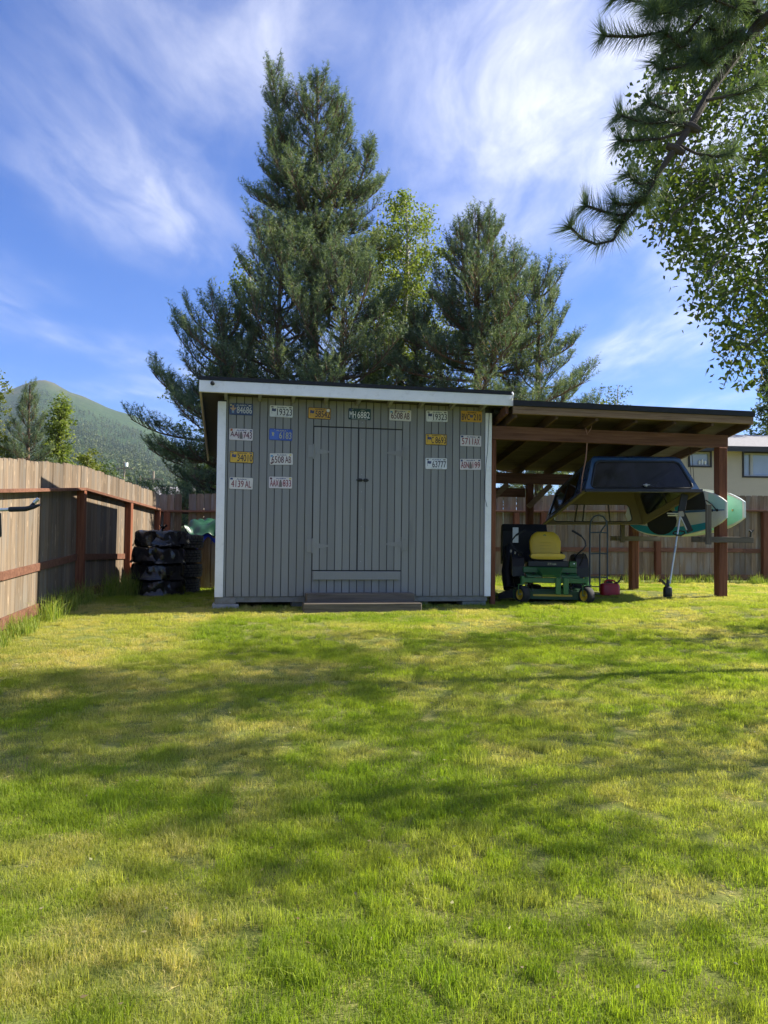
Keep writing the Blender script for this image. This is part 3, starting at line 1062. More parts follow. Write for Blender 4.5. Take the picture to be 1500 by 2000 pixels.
PW, PH = 0.305, 0.153
body_pts = rrect(PW, PH, 0.014)
rim_o, rim_i = rrect(PW, PH, 0.014), rrect(PW - 0.012, PH - 0.012, 0.010)
tilt_rng = random.Random(5)
for (bx, bg, fg, chars, head, emb, lab) in PLATES:
    lx, lz = on_front((bx[0] + bx[2]) / 2, (bx[1] + bx[3]) / 2, -0.022)
    p = in_shed(lx, -0.0195, lz)
    pl = thing('license_plate', lab, 'license plate', p, YAW, 'license plates on the shed')
    pl.rotation_euler = Euler((0, tilt_rng.uniform(-0.022, 0.022), YAW))
    MB().prism(body_pts, 0.0, 0.002, FACE).obj('plate', PC[bg], pl)
    mb = MB()
    n = len(rim_o)
    vs = [(a, -0.0022, b) for a, b in rim_o] + [(a, -0.0055, b) for a, b in rrect(PW - 0.006, PH - 0.006, 0.012)] + [(a, -0.0022, b) for a, b in rim_i]
    fs = []
    for k in range(n):
        k2 = (k + 1) % n
        fs += [(k, k2, n + k2, n + k), (n + k, n + k2, 2 * n + k2, 2 * n + k)]
    mb.add(vs, fs)
    mb.obj('rim', PC['t_black'] if bg in ('yellow', 'amber') and emb != 'midflag' else PC[bg], pl, smooth=True)
    Y1 = -0.0030
    zlo, zhi = -0.052, 0.036
    parts = chars.split(' ')
    if emb in ('flag', 'totem', 'panel'):
        a, b = -0.055, 0.140
        if len(parts) == 2:
            bold(MB(), parts[0], -0.068, -0.035, zlo, zhi, Y1).obj('lettering', PC[fg], pl)
            bold(MB(), parts[1], -0.012, b, zlo, zhi, Y1).obj('lettering', PC[fg], pl)
        else:
            bold(MB(), parts[0], a if len(parts[0]) > 4 else -0.020, b, zlo, zhi, Y1).obj('lettering', PC[fg], pl)
    elif emb in ('bear', 'midflag'):
        bold(MB(), parts[0], -0.138, -0.026, zlo, zhi, Y1).obj('lettering', PC[fg], pl)
        bold(MB(), parts[1], 0.030, 0.138, zlo, zhi, Y1).obj('lettering', PC[fg], pl)
    elif chars.startswith('MH'):
        bold(MB(), parts[0], -0.138, -0.052, zlo, zhi, Y1).obj('lettering', PC[fg], pl)
        bold(MB(), parts[1], -0.030, 0.138, zlo, zhi, Y1).obj('lettering', PC[fg], pl)
    else:
        bold(MB(), parts[0], -0.128, 0.032, zlo, zhi, Y1).obj('lettering', PC[fg], pl)
        bold(MB(), parts[1], 0.050, 0.128, zlo, zhi, Y1).obj('lettering', PC[fg], pl)
    hd = MB()
    if head == 'DEC':
        word(MB(), 'DEC', 0.015, 0.075, 0.046, 0.062, Y1).obj('small_lettering', PC['t_silver'], pl)
        word(MB(), 'EXP', -0.138, -0.095, 0.046, 0.064, Y1).obj('small_lettering', PC['t_silver'], pl)
        for q in range(11):
            qx = -0.105 + q * 0.0195 + (0.006 if q > 2 else 0)
            flat(hd, [(qx, -0.070), (qx + 0.012, -0.070), (qx + 0.012, -0.061), (qx, -0.061)], Y1)
        hd.obj('small_lettering', PC['t_silver'], pl)
    else:
        bold(hd, head, -0.060, 0.070, 0.046, 0.062, Y1, 0.0008)
        if emb in ('flag', 'totem'):
            word(MB(), 'THE LAST FRONTIER', -0.075, 0.085, -0.068, -0.060, Y1).obj('small_lettering', PC['t_black'], pl)
        hd.obj('small_lettering', PC['t_gold'] if bg == 'blue2' else (PC['t_silver'] if bg == 'blue' else PC['t_navy'] if bg in ('white', 'pinkish', 'cream') else PC['t_black']), pl)

    def sticker(x, z, w, h, c):
        flat(MB(), [(x, z), (x + w, z), (x + w, z + h), (x, z + h)], -0.0034).obj('sticker', PC[c], pl)
    if emb in ('flag', 'midflag'):
        fx, fz, fs_ = (-0.122, -0.002, 0.052) if emb == 'flag' else (-0.022, -0.014, 0.042)
        wave = [(fx + fs_ * k / 6, fz + 0.036 + 0.004 * math.sin(k * 1.3)) for k in range(7)] + [(fx + fs_ * k / 6, fz + 0.003 * math.sin(k * 1.3)) for k in range(6, -1, -1)]
        flat(MB(), wave, -0.0034).obj('flag_emblem', PC['t_navy'], pl)
        mb = MB()
        for sx_, sz_ in ((0.2, 0.7), (0.3, 0.55), (0.42, 0.5), (0.5, 0.36), (0.7, 0.3), (0.72, 0.5), (0.56, 0.56), (0.85, 0.8)):
            cx, cz = fx + sx_ * fs_, fz + sz_ * 0.036
            flat(mb, [(cx + 0.0018 * math.cos(a * 1.2566), cz + 0.0018 * math.sin(a * 1.2566)) for a in range(5)], -0.0038)
        mb.obj('flag_stars', PC['t_yellow'], pl)
        if emb == 'flag':
            flat(MB(), [(fx - 0.003, fz - 0.035), (fx, fz - 0.035), (fx, fz + 0.042), (fx - 0.003, fz + 0.042)], -0.0034).obj('flag_pole', PC['t_black'], pl)
            if chars == '58542':
                flat(MB(), [(0.115 + 0.022 * math.cos(R(30 * k)), 0.046 + 0.022 * math.sin(R(30 * k))) for k in range(12)], -0.0036).obj('sticker', PC['t_white'], pl)
            else:
                sticker(-0.135, 0.046, 0.030, 0.016, 't_brown')
                sticker(0.100, 0.046, 0.034, 0.017, 't_brown')
    elif emb == 'bear':
        bear = [(-0.020, -0.058), (-0.019, -0.020), (-0.015, 0.010), (-0.012, 0.026), (-0.006, 0.036), (0.004, 0.038), (0.010, 0.030), (0.011, 0.018), (0.015, 0.004), (0.019, -0.020), (0.021, -0.058)]
        flat(MB(), bear, -0.0034).obj('bear_emblem', PC['t_brown'], pl)
        sticker(-0.140, 0.040, 0.028, 0.024 if chars != 'AAJ 743' else 0.036, 't_orange' if chars == 'AAJ 743' else 't_navy' if chars == 'ASN 199' else 't_maroon')
        sticker(0.112, 0.044, 0.028, 0.018, 't_navy' if chars != 'AAX 833' else 't_yellow')
        flat(MB(), [(-0.115, -0.004), (-0.06, 0.008), (0.0, 0.012), (0.07, 0.006), (0.115, -0.01), (0.115, -0.03), (-0.115, -0.03)], -0.00225).obj('pale_band', paint('print_rose', (0.62, 0.46, 0.46), 0.5), pl)
    elif emb == 'totem':
        flat(MB(), [(-0.118, -0.05), (-0.090, -0.05), (-0.090, -0.01), (-0.066, 0.004), (-0.066, 0.022), (-0.092, 0.014), (-0.092, 0.050), (-0.116, 0.050), (-0.116, 0.014), (-0.142, 0.022), (-0.142, 0.004), (-0.118, -0.01)], -0.0034).obj('totem_emblem', PC['t_tan'], pl)
        flat(MB(), [(-0.114, -0.05), (-0.094, -0.05), (-0.094, -0.022), (-0.114, -0.022)], -0.0038).obj('totem_base', PC['t_skyblue'], pl)
        sticker(-0.146, 0.042, 0.026, 0.022, 't_gold')
        sticker(0.095, 0.044, 0.036, 0.016, 't_silver')
    elif emb == 'panel':
        flat(MB(), [(-0.146, -0.068), (-0.030, -0.068), (-0.030, 0.062), (-0.146, 0.062)], -0.0026).obj('faded_panel', paint('print_faded_blue', (0.075, 0.15, 0.50), 0.5), pl)
        flat(MB(), [(-0.120, -0.03), (-0.105, -0.012), (-0.09, -0.03), (-0.092, 0.0), (-0.085, 0.02), (-0.105, 0.030), (-0.122, 0.02), (-0.112, 0.0)], -0.0034).obj('totem_emblem', PC['t_gold'], pl)
    else:
        sticker(-0.142, 0.028 if emb == 'stickers' else 0.044, 0.034, 0.024, 't_skyblue' if emb == 'stickers' else 't_navy')
        if emb == 'stickers':
            sticker(0.106, 0.046, 0.026, 0.016, 't_yellow')
            if lx < 1.5:
                sticker(-0.142, -0.066, 0.026, 0.022, 't_maroon')
            else:
                sticker(-0.080, 0.042, 0.024, 0.020, 't_maroon')
        if emb == 'stickers2':
            sticker(0.102, 0.044, 0.026, 0.020, 't_black')
    for hx in (-0.085, 0.085):
        mb = MB()
        mb.lathe([(0.0, 0.0045), (0.0035, 0.004), (0.0045, 0.0022)], 8, Matrix.Translation((hx, 0, 0.066)) @ FACE)
        mb.obj('screw_head', MT['steel'], pl)

# ------------------------------------------------------------------ carport (lean-to on the shed's right side)
CX0, CX1 = SW + 0.03, 7.60            # local x
CY0, CY1 = -0.36, 2.95
CZ = 2.80                             # top at the front edge
cp_o = in_shed(CX0, 0.0)
carport = thing('carport', 'red-brown timber lean-to carport with black roof edge beside the grey shed', 'carport', SH_O, YAW)


def cz_top(y):
    return CZ - SLOPE * (y + 0.35)


croof = MB().add(*sloped(CX0 + 0.17, CX1 + 0.01, CY0 - 0.02, CY1, CZ + 0.012, 0.075)).obj('roof', MT['roofing'], carport)
MB().add(*sloped(CX0 + 0.005, CX0 + 0.168, CY0 + 0.30, CY1, CZ - 0.02, 0.043)).obj('roof_strip', MT['roofing'], croof)
# deck boards seen from below, single sheets
nsh = 3
for k in range(nsh):
    xa = CX0 + 0.17 + (CX1 - CX0 - 0.17) * k / nsh
    xb = CX0 + 0.17 + (CX1 - CX0 - 0.17) * (k + 1) / nsh
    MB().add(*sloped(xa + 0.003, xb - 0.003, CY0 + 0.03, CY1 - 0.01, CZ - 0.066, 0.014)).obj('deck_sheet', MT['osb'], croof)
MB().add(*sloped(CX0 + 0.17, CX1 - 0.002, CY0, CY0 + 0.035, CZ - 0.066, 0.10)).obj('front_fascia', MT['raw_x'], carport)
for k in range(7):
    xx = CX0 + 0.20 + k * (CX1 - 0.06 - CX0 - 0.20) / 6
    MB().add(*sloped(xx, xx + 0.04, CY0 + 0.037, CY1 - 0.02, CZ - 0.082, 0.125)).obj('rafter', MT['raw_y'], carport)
PXF = 7.36                            # local x of the front post centre


def beam_z(y):
    return cz_top(y) - 0.082 - 0.125 - 0.002


bt = beam_z(0.10)
MB().box(CX0 + 0.0, PXF + 0.10, 0.03, 0.115, bt - 0.19, bt, 0.004).obj('front_beam', MT['stain_x'], carport)
bt2 = beam_z(2.66)
MB().box(CX0 + 0.02, PXF + 0.10, 2.58, 2.665, bt2 - 0.19, bt2, 0.004).obj('rear_beam', MT['stain_x'], carport)


def cpost(name, lx, ly, zt, w, m=None):
    p = in_shed(lx, ly)
    z0 = gz(p.x, p.y) - 0.05
    return MB().box(lx - w / 2, lx + w / 2, ly - w / 2, ly + w / 2, z0, zt, 0.006).obj('post', m or MT['stain'], carport)


cpost('post', PXF, 0.072, bt - 0.192, 0.137)
cpost('post', PXF, 2.62, bt2 - 0.192, 0.137)
cpost('post', CX0 + 0.035, 0.072, bt - 0.192, 0.07)
cpost('post', CX0 + 0.05, 2.62, bt2 - 0.192, 0.09)
cpost('post', 5.35, 2.62, bt2 - 0.192, 0.115)
for lx in (CX0 + 0.75, CX0 + 1.55):
    MB().bar((lx, 2.56, bt2 - 0.60), (lx + 0.42, 2.56, bt2 - 0.20), 0.04, 0.09).obj('brace', MT['raw_x'], carport)
MB().box(CX0 + 0.1, 5.3, 2.70, 2.74, bt2 - 0.42, bt2 - 0.26, 0.003).obj('wall_board', MT['stain_x'], carport)
MB().bar((CX0 + 0.10, -0.30, cz_top(-0.3) - 0.10), (CX0 + 0.10, 2.6, cz_top(2.6) - 0.10), 0.04, 0.12).obj('ledger', MT['stain_x'], carport)

# ------------------------------------------------------------------ fences
FENCE_L = [  # x, y, board top, ground
    (-3.62, 5.2, 1.55, -0.27), (-4.0, 8.0, 1.72, -0.12), (-4.36, 10.9, 1.91, 0.0), (-4.47, 15.0, 1.74, -0.09)]


def board_mesh(w, h, name, mat, seed):
    rr = random.Random(seed)
    e = 0.018
    poly = [(0, 0), (w, 0), (w, h - 0.02 - rr.uniform(0, 0.012)), (w - e, h), (e, h), (0, h - 0.02 - rr.uniform(0, 0.012))]
    mb = MB()
    mb.prism(poly, 0, 0.017, FACE)
    return mb.mesh(name, mat)


def run(pts, s):
    """point at distance s along a list of points"""
    for a, b in zip(pts[:-1], pts[1:]):
        L = math.hypot(b[0] - a[0], b[1] - a[1])
        if s <= L or b is pts[-1]:
            t = s / L
            return [a[i] + (b[i] - a[i]) * t for i in range(len(a))], math.atan2(b[1] - a[1], b[0] - a[0])
        s -= L


def fence(name, label, pts, inner, board_mat, post_s, cap_drop=0.345, mid=0.60, skip=(), rail_mat=None, post_mat=None):
    """pts: (x, y, board top, ground); inner: +1 when rails stand on the left of the run, -1 on the right"""
    L = sum(math.hypot(b[0] - a[0], b[1] - a[1]) for a, b in zip(pts[:-1], pts[1:]))
    root = thing(name, label, 'fence', (pts[0][0], pts[0][1], pts[0][3]))
    off = Vector((pts[0][0], pts[0][1], pts[0][3]))
    cache = {}
    rr = random.Random(len(name) + int(L * 10))
    s = 0.0
    k = 0
    while s < L - 0.1:
        w = rr.choice((0.134, 0.138, 0.142))
        (x, y, zt, zg), a = run(pts, s + w / 2)
        h = zt - (zg + 0.04)
        hk = round(h / 0.02) * 0.02
        key = (w, hk, rr.randrange(3))
        if key not in cache:
            cache[key] = board_mesh(w, hk, 'board', board_mat, k)
        (x, y, zt, zg), a = run(pts, s)
        if k not in skip:
            o = link('board', cache[key], root, Vector((x, y, zg + 0.04 + rr.uniform(-0.008, 0.008))) - off, (0, 0, a))
            o.rotation_euler.y = rr.uniform(-0.004, 0.004)
        s += w + rr.uniform(0.002, 0.006)
        k += 1
    # rails, posts on the inner side
    st = sorted(set([0.0] + list(post_s) + [L]))
    brk = [0.0]
    for a, b in zip(pts[:-1], pts[1:]):
        brk.append(brk[-1] + math.hypot(b[0] - a[0], b[1] - a[1]))
    seg = sorted(set(st + brk))
    nv = lambda a: Vector((-math.sin(a), math.cos(a), 0)) * inner
    for s0, s1 in zip(seg[:-1], seg[1:]):
        if s1 - s0 < 0.05:
            continue
        p0, a0 = run(pts, s0 + 0.001)
        p1, _ = run(pts, s1 - 0.001)
        n = nv(a0)
        A = Vector((p0[0], p0[1], 0)); B = Vector((p1[0], p1[1], 0))
        back = 0.020 if inner > 0 else 0.003
        for kind in ('cap_rail', 'middle_rail', 'bottom_rail'):
            mb = MB()
            if kind == 'cap_rail':
                za, zb = p0[2] - cap_drop, p1[2] - cap_drop
                w_, h_ = 0.125, 0.038
            elif kind == 'middle_rail':
                za, zb = p0[3] + mid, p1[3] + mid
                w_, h_ = 0.038, 0.092
            else:
                za, zb = p0[3] + 0.09, p1[3] + 0.09
                w_, h_ = 0.038, 0.13
            c = n * (back + w_ / 2)
            jz = rr.uniform(-0.006, 0.006)
            mb.bar(A + c + Vector((0, 0, za + jz)) - off, B + c + Vector((0, 0, zb + jz)) - off, w_, h_, bev=0.003)
            # rails keep a local x along their run for the grain
            o = mb.obj(kind, rail_mat or MT['stain_x'], root)
    for s0 in post_s:
        p0, a0 = run(pts, min(s0, L - 0.01))
        n = nv(a0)
        c = Vector((p0[0], p0[1], 0)) + n * ((0.020 if inner > 0 else 0.003) + 0.060) - off
        M = Matrix.Translation(c) @ Matrix.Rotation(a0, 4, 'Z')
        MB().box(-0.06, 0.06, -0.058, 0.058, p0[3] - 0.1 - 0, p0[2] - cap_drop - 0.021, 0.004, M).obj('post', post_mat or MT['stain'], root)
    return root


def chain(pts, x=None, y=None):
    s = 0.0
    for a, b in zip(pts[:-1], pts[1:]):
        L = math.hypot(b[0] - a[0], b[1] - a[1])
        if y is not None and a[1] <= y <= b[1]:
            return s + L * (y - a[1]) / (b[1] - a[1])
        if x is not None and a[0] <= x <= b[0]:
            return s + L * (x - a[0]) / (b[0] - a[0])
        s += L
    return s


LL = chain(FENCE_L)
fence('board_fence', 'sunlit tan cedar board fence with red-brown posts and rails, running towards the tyre stacks', FENCE_L, -1, MT['cedar'],
      [chain(FENCE_L, y=7.1), chain(FENCE_L, y=10.9) - 0.02, chain(FENCE_L, y=13.1), LL - 0.06])
FENCE_B = [(-4.55, 15.05, 1.72, -0.09), (-1.0, 15.6, 1.76, 0.0), (7.9, 16.95, 1.93, 0.03), (13.0, 17.75, 1.95, 0.03)]
LB = chain(FENCE_B)
fence('board_fence', 'weathered brown board fence running behind the shed and carport', FENCE_B, -1, MT['cedar_old'],
      [0.3, 2.6, 5.0, 7.4, chain(FENCE_B, x=3.35), chain(FENCE_B, x=5.9), chain(FENCE_B, x=8.4), chain(FENCE_B, x=10.9)], mid=0.68, skip=(4,))

# ------------------------------------------------------------------ truck canopy hanging in the carport
ps = at(1143, 958, 11.15)
pe = at(1369, 959, 11.30)
far = at(1040, 1023, 13.15)
bx = (pe - ps).normalized()
by = (far - ps)
by = (by - bx * by.dot(bx))
LEN = by.length
by.normalize()
bz = bx.cross(by).normalized()
Wb = (pe - ps).length
shM = Matrix(((bx.x, by.x, bz.x, ps.x), (bx.y, by.y, bz.y, ps.y), (bx.z, by.z, bz.z, ps.z), (0, 0, 0, 1)))
shell = thing('truck_canopy', 'deep blue truck bed canopy with tan lining hanging from the carport beam', 'truck canopy')
shell.matrix_world = shM
HT = 0.52
IN = 0.17


def quad_panel(c, win, parent, name, mo, mi, glass_m, th=0.02, gasket=0.03, bars=()):
    """panel with corners c (bl, br, tr, tl), an opening win (u0,u1,v0,v1) with glass and black gasket"""
    c = [Vector(q) for q in c]
    nrm = (c[1] - c[0]).cross(c[3] - c[0]).normalized()

    def P(u, v, o=0.0):
        return c[0] * (1 - u) * (1 - v) + c[1] * u * (1 - v) + c[2] * u * v + c[3] * (1 - u) * v + nrm * o
    u0, u1, v0, v1 = win

    def rr(k, m, grow=0.0):
        # rounded opening, as list of (u, v)
        pts = []
        ru, rv = 0.055, 0.12
        for cu, cv, a0 in ((u1 - ru, v1 - rv, 0), (u0 + ru, v1 - rv, 90), (u0 + ru, v0 + rv, 180), (u1 - ru, v0 + rv, 270)):
            for q in range(4):
                a = R(a0 + 30 * q)
                pts.append((cu + (ru + grow) * math.cos(a), cv + (rv + grow * 2) * math.sin(a)))
        return pts
    hole = rr(0, 0)
    outer = []
    for (u, v) in hole:          # matching points on the border of the panel
        du, dv = u - (u0 + u1) / 2, v - (v0 + v1) / 2
        t = 1e9
        if du > 1e-9: t = min(t, (1 - (u0 + u1) / 2) / du)
        if du < -1e-9: t = min(t, -((u0 + u1) / 2) / du)
        if dv > 1e-9: t = min(t, (1 - (v0 + v1) / 2) / dv)
        if dv < -1e-9: t = min(t, -((v0 + v1) / 2) / dv)
        outer.append(((u0 + u1) / 2 + du * t, (v0 + v1) / 2 + dv * t))
    # snap nearest border points to the corners
    for (cu, cv) in ((0, 0), (1, 0), (1, 1), (0, 1)):
        k = min(range(len(outer)), key=lambda i: (outer[i][0] - cu) ** 2 + (outer[i][1] - cv) ** 2)
        outer[k] = (cu, cv)
    n = len(hole)
    for nm, o0, mm in ((name, 0.0, mo), ('lining', -th, mi)):
        mb = MB()
        vs = [P(u, v, o0) for u, v in outer] + [P(u, v, o0) for u, v in hole]
        fs = [(k, (k + 1) % n, n + (k + 1) % n, n + k) for k in range(n)]
        if nm == name:
            vs += [P(u, v, o0 - th * 0.45) for u, v in outer] + [P(u, v, o0 - th * 0.45) for u, v in hole]
            fs += [(2 * n + k, 3 * n + k, 3 * n + (k + 1) % n, 2 * n + (k + 1) % n) for k in range(n)]
            fs += [(n + k, n + (k + 1) % n, 3 * n + (k + 1) % n, 3 * n + k) for k in range(n)]
            fs += [(k, 2 * n + k, 2 * n + (k + 1) % n, (k + 1) % n) for k in range(n)]
            main = link(nm, None, parent) if False else None
        mb.add(vs, fs)
        o = mb.obj(nm, mm, parent)
        if nm == name:
            mo_obj = o
    g_ = MB()
    ring = hole + [hole[0]]
    g_.tube([P(u, v, -0.004) for u, v in ring], gasket / 2, 6, cap=False)
    for u in bars:
        g_.bar(P(u, v0 + 0.01, -0.006), P(u, v1 - 0.01, -0.006), 0.022, 0.016)
    g_.obj('gasket', MT['black'], mo_obj)
    gm = MB().add([P(u, v, -0.006) for u, v in hole], [tuple(range(n))])
    gm.obj('pane', glass_m, mo_obj)
    return mo_obj


B = [(0, 0, 0), (Wb, 0, 0), (Wb, LEN, 0), (0, LEN, 0)]
T = [(IN, 0.06, HT), (Wb - IN - 0.06, 0.06, HT), (Wb - IN - 0.06, LEN - 0.25, HT), (IN, LEN - 0.25, HT)]
quad_panel([B[0], B[1], T[1], T[0]], (0.045, 0.955, 0.08, 0.90), shell, 'rear_hatch', MT['blue_shell'], MT['black'], MT['tint_glass'], gasket=0.035)
quad_panel([B[3], B[0], T[0], T[3]], (0.06, 0.74, 0.16, 0.86), shell, 'side_panel', MT['blue_shell'], MT['tan_shell'], MT['tint_glass'], bars=(0.42,))
quad_panel([B[1], B[2], T[2], T[1]], (0.14, 0.88, 0.16, 0.86), shell, 'side_panel', MT['blue_shell'], MT['tan_shell'], MT['tint_glass'], bars=(0.5,))
quad_panel([B[2], B[3], T[3], T[2]], (0.10, 0.93, 0.06, 0.60), shell, 'front_panel', MT['blue_shell'], MT['tan_shell'], MT['clear_glass'], gasket=0.03, bars=(0.34, 0.62, 0.70))
mb = MB()
mb.add([T[0], T[1], T[2], T[3]], [(0, 1, 2, 3)])
tb = [Vector(q) + Vector((0, 0, 0.045)) for q in T]
cen = sum(tb, Vector()) / 4
tb = [cen + (q - cen) * 0.93 for q in tb]
mb.add(tb + [Vector(q) for q in T], [(0, 1, 2, 3), (0, 4, 5, 1), (1, 5, 6, 2), (2, 6, 7, 3), (3, 7, 4, 0)])
mb.obj('roof', MT['blue_shell'], shell)
mb = MB().add([Vector(q) - Vector((0, 0, 0.022)) for q in T], [(0, 1, 2, 3)])
mb.obj('headliner', MT['tan_shell'], shell)
mb = MB()
for a, b in ((0, 1), (1, 2), (2, 3), (3, 0)):
    mb.bar(Vector(B[a]), Vector(B[b]), 0.05, 0.022)
mb.obj('base_flange', MT['tan_shell'], shell)
mb = MB().bar((-0.012, -0.022, -0.004), (Wb + 0.012, -0.022, -0.004), 0.03, 0.045)
mb.obj('hatch_sill', MT['black'], shell)
mb = MB()
mb.lathe([(0.0, 0.035), (0.022, 0.03), (0.025, 0.0)], 10, Matrix.Translation((Wb * 0.52, -0.012, 0.075)) @ FACE)
mb.tube([(Wb * 0.52 - 0.05, -0.05, 0.075), (Wb * 0.52 + 0.05, -0.05, 0.075)], 0.008, 6)
mb.obj('hatch_handle', MT['steel'], shell)
# ropes
tops = at(1150, 848, 11.0)
a0 = shM @ Vector((-0.01, 0.16, 0.01))
rope = MB()
topp = Vector((tops.x, 11.05, 2.46))
rope.tube([topp, topp * 0.6 + a0 * 0.4 + Vector((0.012, 0, -0.02)), topp * 0.3 + a0 * 0.7 + Vector((-0.006, 0, 0)), a0], 0.009, 6)
rope.tube([topp + Vector((-0.015, -0.02, -0.02)), topp + Vector((-0.05, -0.03, 0.10)), topp + Vector((-0.03, 0.05, 0.24)), topp + Vector((0.04, 0.05, 0.22)), topp + Vector((0.045, -0.03, 0.08)), topp], 0.006, 5)
tag(rope.obj('rope', MT['rope']), 'faded red rope from the carport beam to the blue canopy', 'rope')
rope = MB()
for px_, k in ((1359, 0.02), (1367, 0.10)):
    b0 = shM @ Vector((Wb - 0.02, 0.12 + k, 0.03))
    t0 = Vector((b0.x - 0.02, b0.y + 0.15, cz_top(0.4) - 0.10))
    rope.tube([t0, (t0 + b0) / 2 + Vector((0.006, 0, 0)), b0], 0.0045, 5)
tag(rope.obj('rope', MT['twig']), 'thin dark cord pair from the carport rafters to the canopy corner', 'rope')

# ------------------------------------------------------------------ paddle boards on their rack
def board_outline(L, W, n=26):
    """half outlines of a board lying along x from tail (0) to nose (L)"""
    pts = []
    for k in range(n + 1):
        s = k / n
        x = s * L
        if s < 0.12:
            w = 0.30 + 0.38 * (s / 0.12) ** 0.8
        else:
            q = (s - 0.12) / 0.88
            w = 0.68 + 0.32 * math.sin(min(q / 0.42, 1) * math.pi / 2) if q < 0.42 else math.sqrt(max(0, 1 - ((q - 0.42) / 0.58) ** 2.4))
        pts.append((x, w * W / 2))
    return pts


def halfw(x, L, W):
    s = x / L
    if s < 0.12:
        return (0.30 + 0.38 * (max(s, 0) / 0.12) ** 0.8) * W / 2
    q = (s - 0.12) / 0.88
    return (0.68 + 0.32 * math.sin(min(q / 0.42, 1) * math.pi / 2) if q < 0.42 else math.sqrt(max(0, 1 - ((q - 0.42) / 0.58) ** 2.4))) * W / 2


def paddleboard(label, tail, L, W, th, mats, deck_side=-1):
    """board on its edge: local x along the board (away from the camera), local z across its width, deck faces -y"""
    ang = math.atan2(SH_M.to_3x3().col[1].y, SH_M.to_3x3().col[1].x)     # the carport's depth direction
    o = thing('paddleboard', label, 'paddleboard', tail, ang, 'paddleboards on the rack')
    up = [(x, w) for x, w in board_outline(L, W)]
    poly = up + [(x, -w) for x, w in up[::-1] if w > 1e-4]
    n = len(poly)
    vs = []
    for (f_, k) in ((0.0, 0.965), (0.14, 1.0), (0.8, 0.985), (1.0, 0.93)):
        vs += [(L / 2 + (x - L / 2) * (0.995 if k < 0.98 else 1), th * f_ * min(1.0, 0.34 + 1.1 * x / L, 0.34 + 1.1 * (L - x) / L), z * k) for x, z in poly]
    fs = [tuple(range(n)), tuple(range(3 * n, 4 * n))[::-1]]
    for r_ in range(3):
        for k in range(n):
            k2 = (k + 1) % n
            fs.append((r_ * n + k, (r_ + 1) * n + k, (r_ + 1) * n + k2, r_ * n + k2))
    body = MB().add(vs, fs).obj('hull', mats[0], o, smooth=True)
    return o


def deck_region(o, name, mat, L, W, xa, xb, fa, fb, y, n=14, skew=0.0, th=None):
    """part of the deck between x = xa..xb and fractions fa..fb of the half width, facing y"""
    mb = MB()
    vs = []
    for k in range(n + 1):
        for f in (fa, fb):
            x = xa + (xb - xa) * k / n
            x += skew * (f)
            x = min(max(x, 0.02), L - 0.02)
            vs.append((x, y, 0.955 * f * halfw(x, L, W)))
    fs = [(2 * k, 2 * k + 1, 2 * k + 3, 2 * k + 2) for k in range(n)]
    mb.add(vs, fs)
    return mb.obj(name, mat, o)


sup_cream = paint('board_cream', (0.74, 0.74, 0.66), 0.5, 0.06, 8)
sup_mint = paint('board_mint', (0.25, 0.72, 0.56), 0.4, 0.06, 3)
sup_rail = paint('board_pale_rail', (0.62, 0.70, 0.68), 0.4, 0.05, 3)
sup_teal = paint('board_teal', (0.012, 0.36, 0.46), 0.45, 0.08, 4)
sup_pale = paint('board_pale_mint', (0.48, 0.74, 0.66), 0.45, 0.05, 4)
sup_lime = paint('board_lime', (0.42, 0.46, 0.16), 0.45, 0.06, 4)
sup_pad = paint('board_traction_pad', (0.016, 0.017, 0.018), 0.9, 0.2, 30, bumps=0.3)
LB1, WB1 = 2.95, 0.80
# the deck faces the carport's inside: the depth direction has its left side at +y of the local frame
p1 = in_shed(PXF - 0.10, -0.20, 0.0)
zb1 = 1.385
o1 = paddleboard('front paddleboard with black pad, teal stripes and cream tail, inside the carport post', (p1.x, p1.y, zb1), LB1, WB1, -0.10, [sup_cream])
YD = 0.0025
deck_region(o1, 'cream_panel', sup_cream, LB1, WB1, 0.02, 2.6, -0.62, -0.06, YD + 0.001)
deck_region(o1, 'tail_panel', sup_pale, LB1, WB1, 0.02, 0.42, 0.04, 0.97, YD)
deck_region(o1, 'traction_pad', sup_pad, LB1, WB1, 0.44, 1.02, 0.06, 0.99, YD + 0.004, skew=0.10)
deck_region(o1, 'teal_stripe', sup_teal, LB1, WB1, 1.04, 1.30, 0.06, 0.99, YD + 0.002, skew=0.16)
deck_region(o1, 'lime_stripe', sup_lime, LB1, WB1, 1.31, 1.46, 0.06, 0.99, YD + 0.002, skew=0.18)
deck_region(o1, 'nose_panel', sup_teal, LB1, WB1, 1.66, 2.75, 0.06, 0.97, YD + 0.001)
deck_region(o1, 'center_stripe', paint('board_blue_line', (0.05, 0.15, 0.30), 0.5), LB1, WB1, 0.03, 2.7, -0.05, 0.05, YD + 0.003)
deck_region(o1, 'teal_edge', sup_teal, LB1, WB1, 0.45, 2.80, -0.99, -0.63, YD + 0.002)
mb = MB()
pad = [(1.72 + 0.46 * math.cos(R(a)), YD + 0.006, -0.14 + 0.23 * math.sin(R(a))) for a in range(0, 360, 20)]
mb.add(pad, [tuple(range(len(pad)))])
mb.obj('round_pad', sup_pad, o1)
co, polys = WORDS['Wavestorm']
mb = MB()
mb.add([(2.62 - 0.42 * a, YD + 0.008, -0.20 + 0.15 * b + 0.03 * a) for a, b in co], polys)
mb.obj('lettering', MT['black'], o1)
mb = MB()
for k in range(2):
    mb.lathe([(0.0, 0.012), (0.02, 0.010), (0.022, 0.0)], 12, Matrix.Translation((0.20 + 0.12 * k, YD + 0.002, 0.0)) @ Matrix.Rotation(R(-90), 4, 'X'))
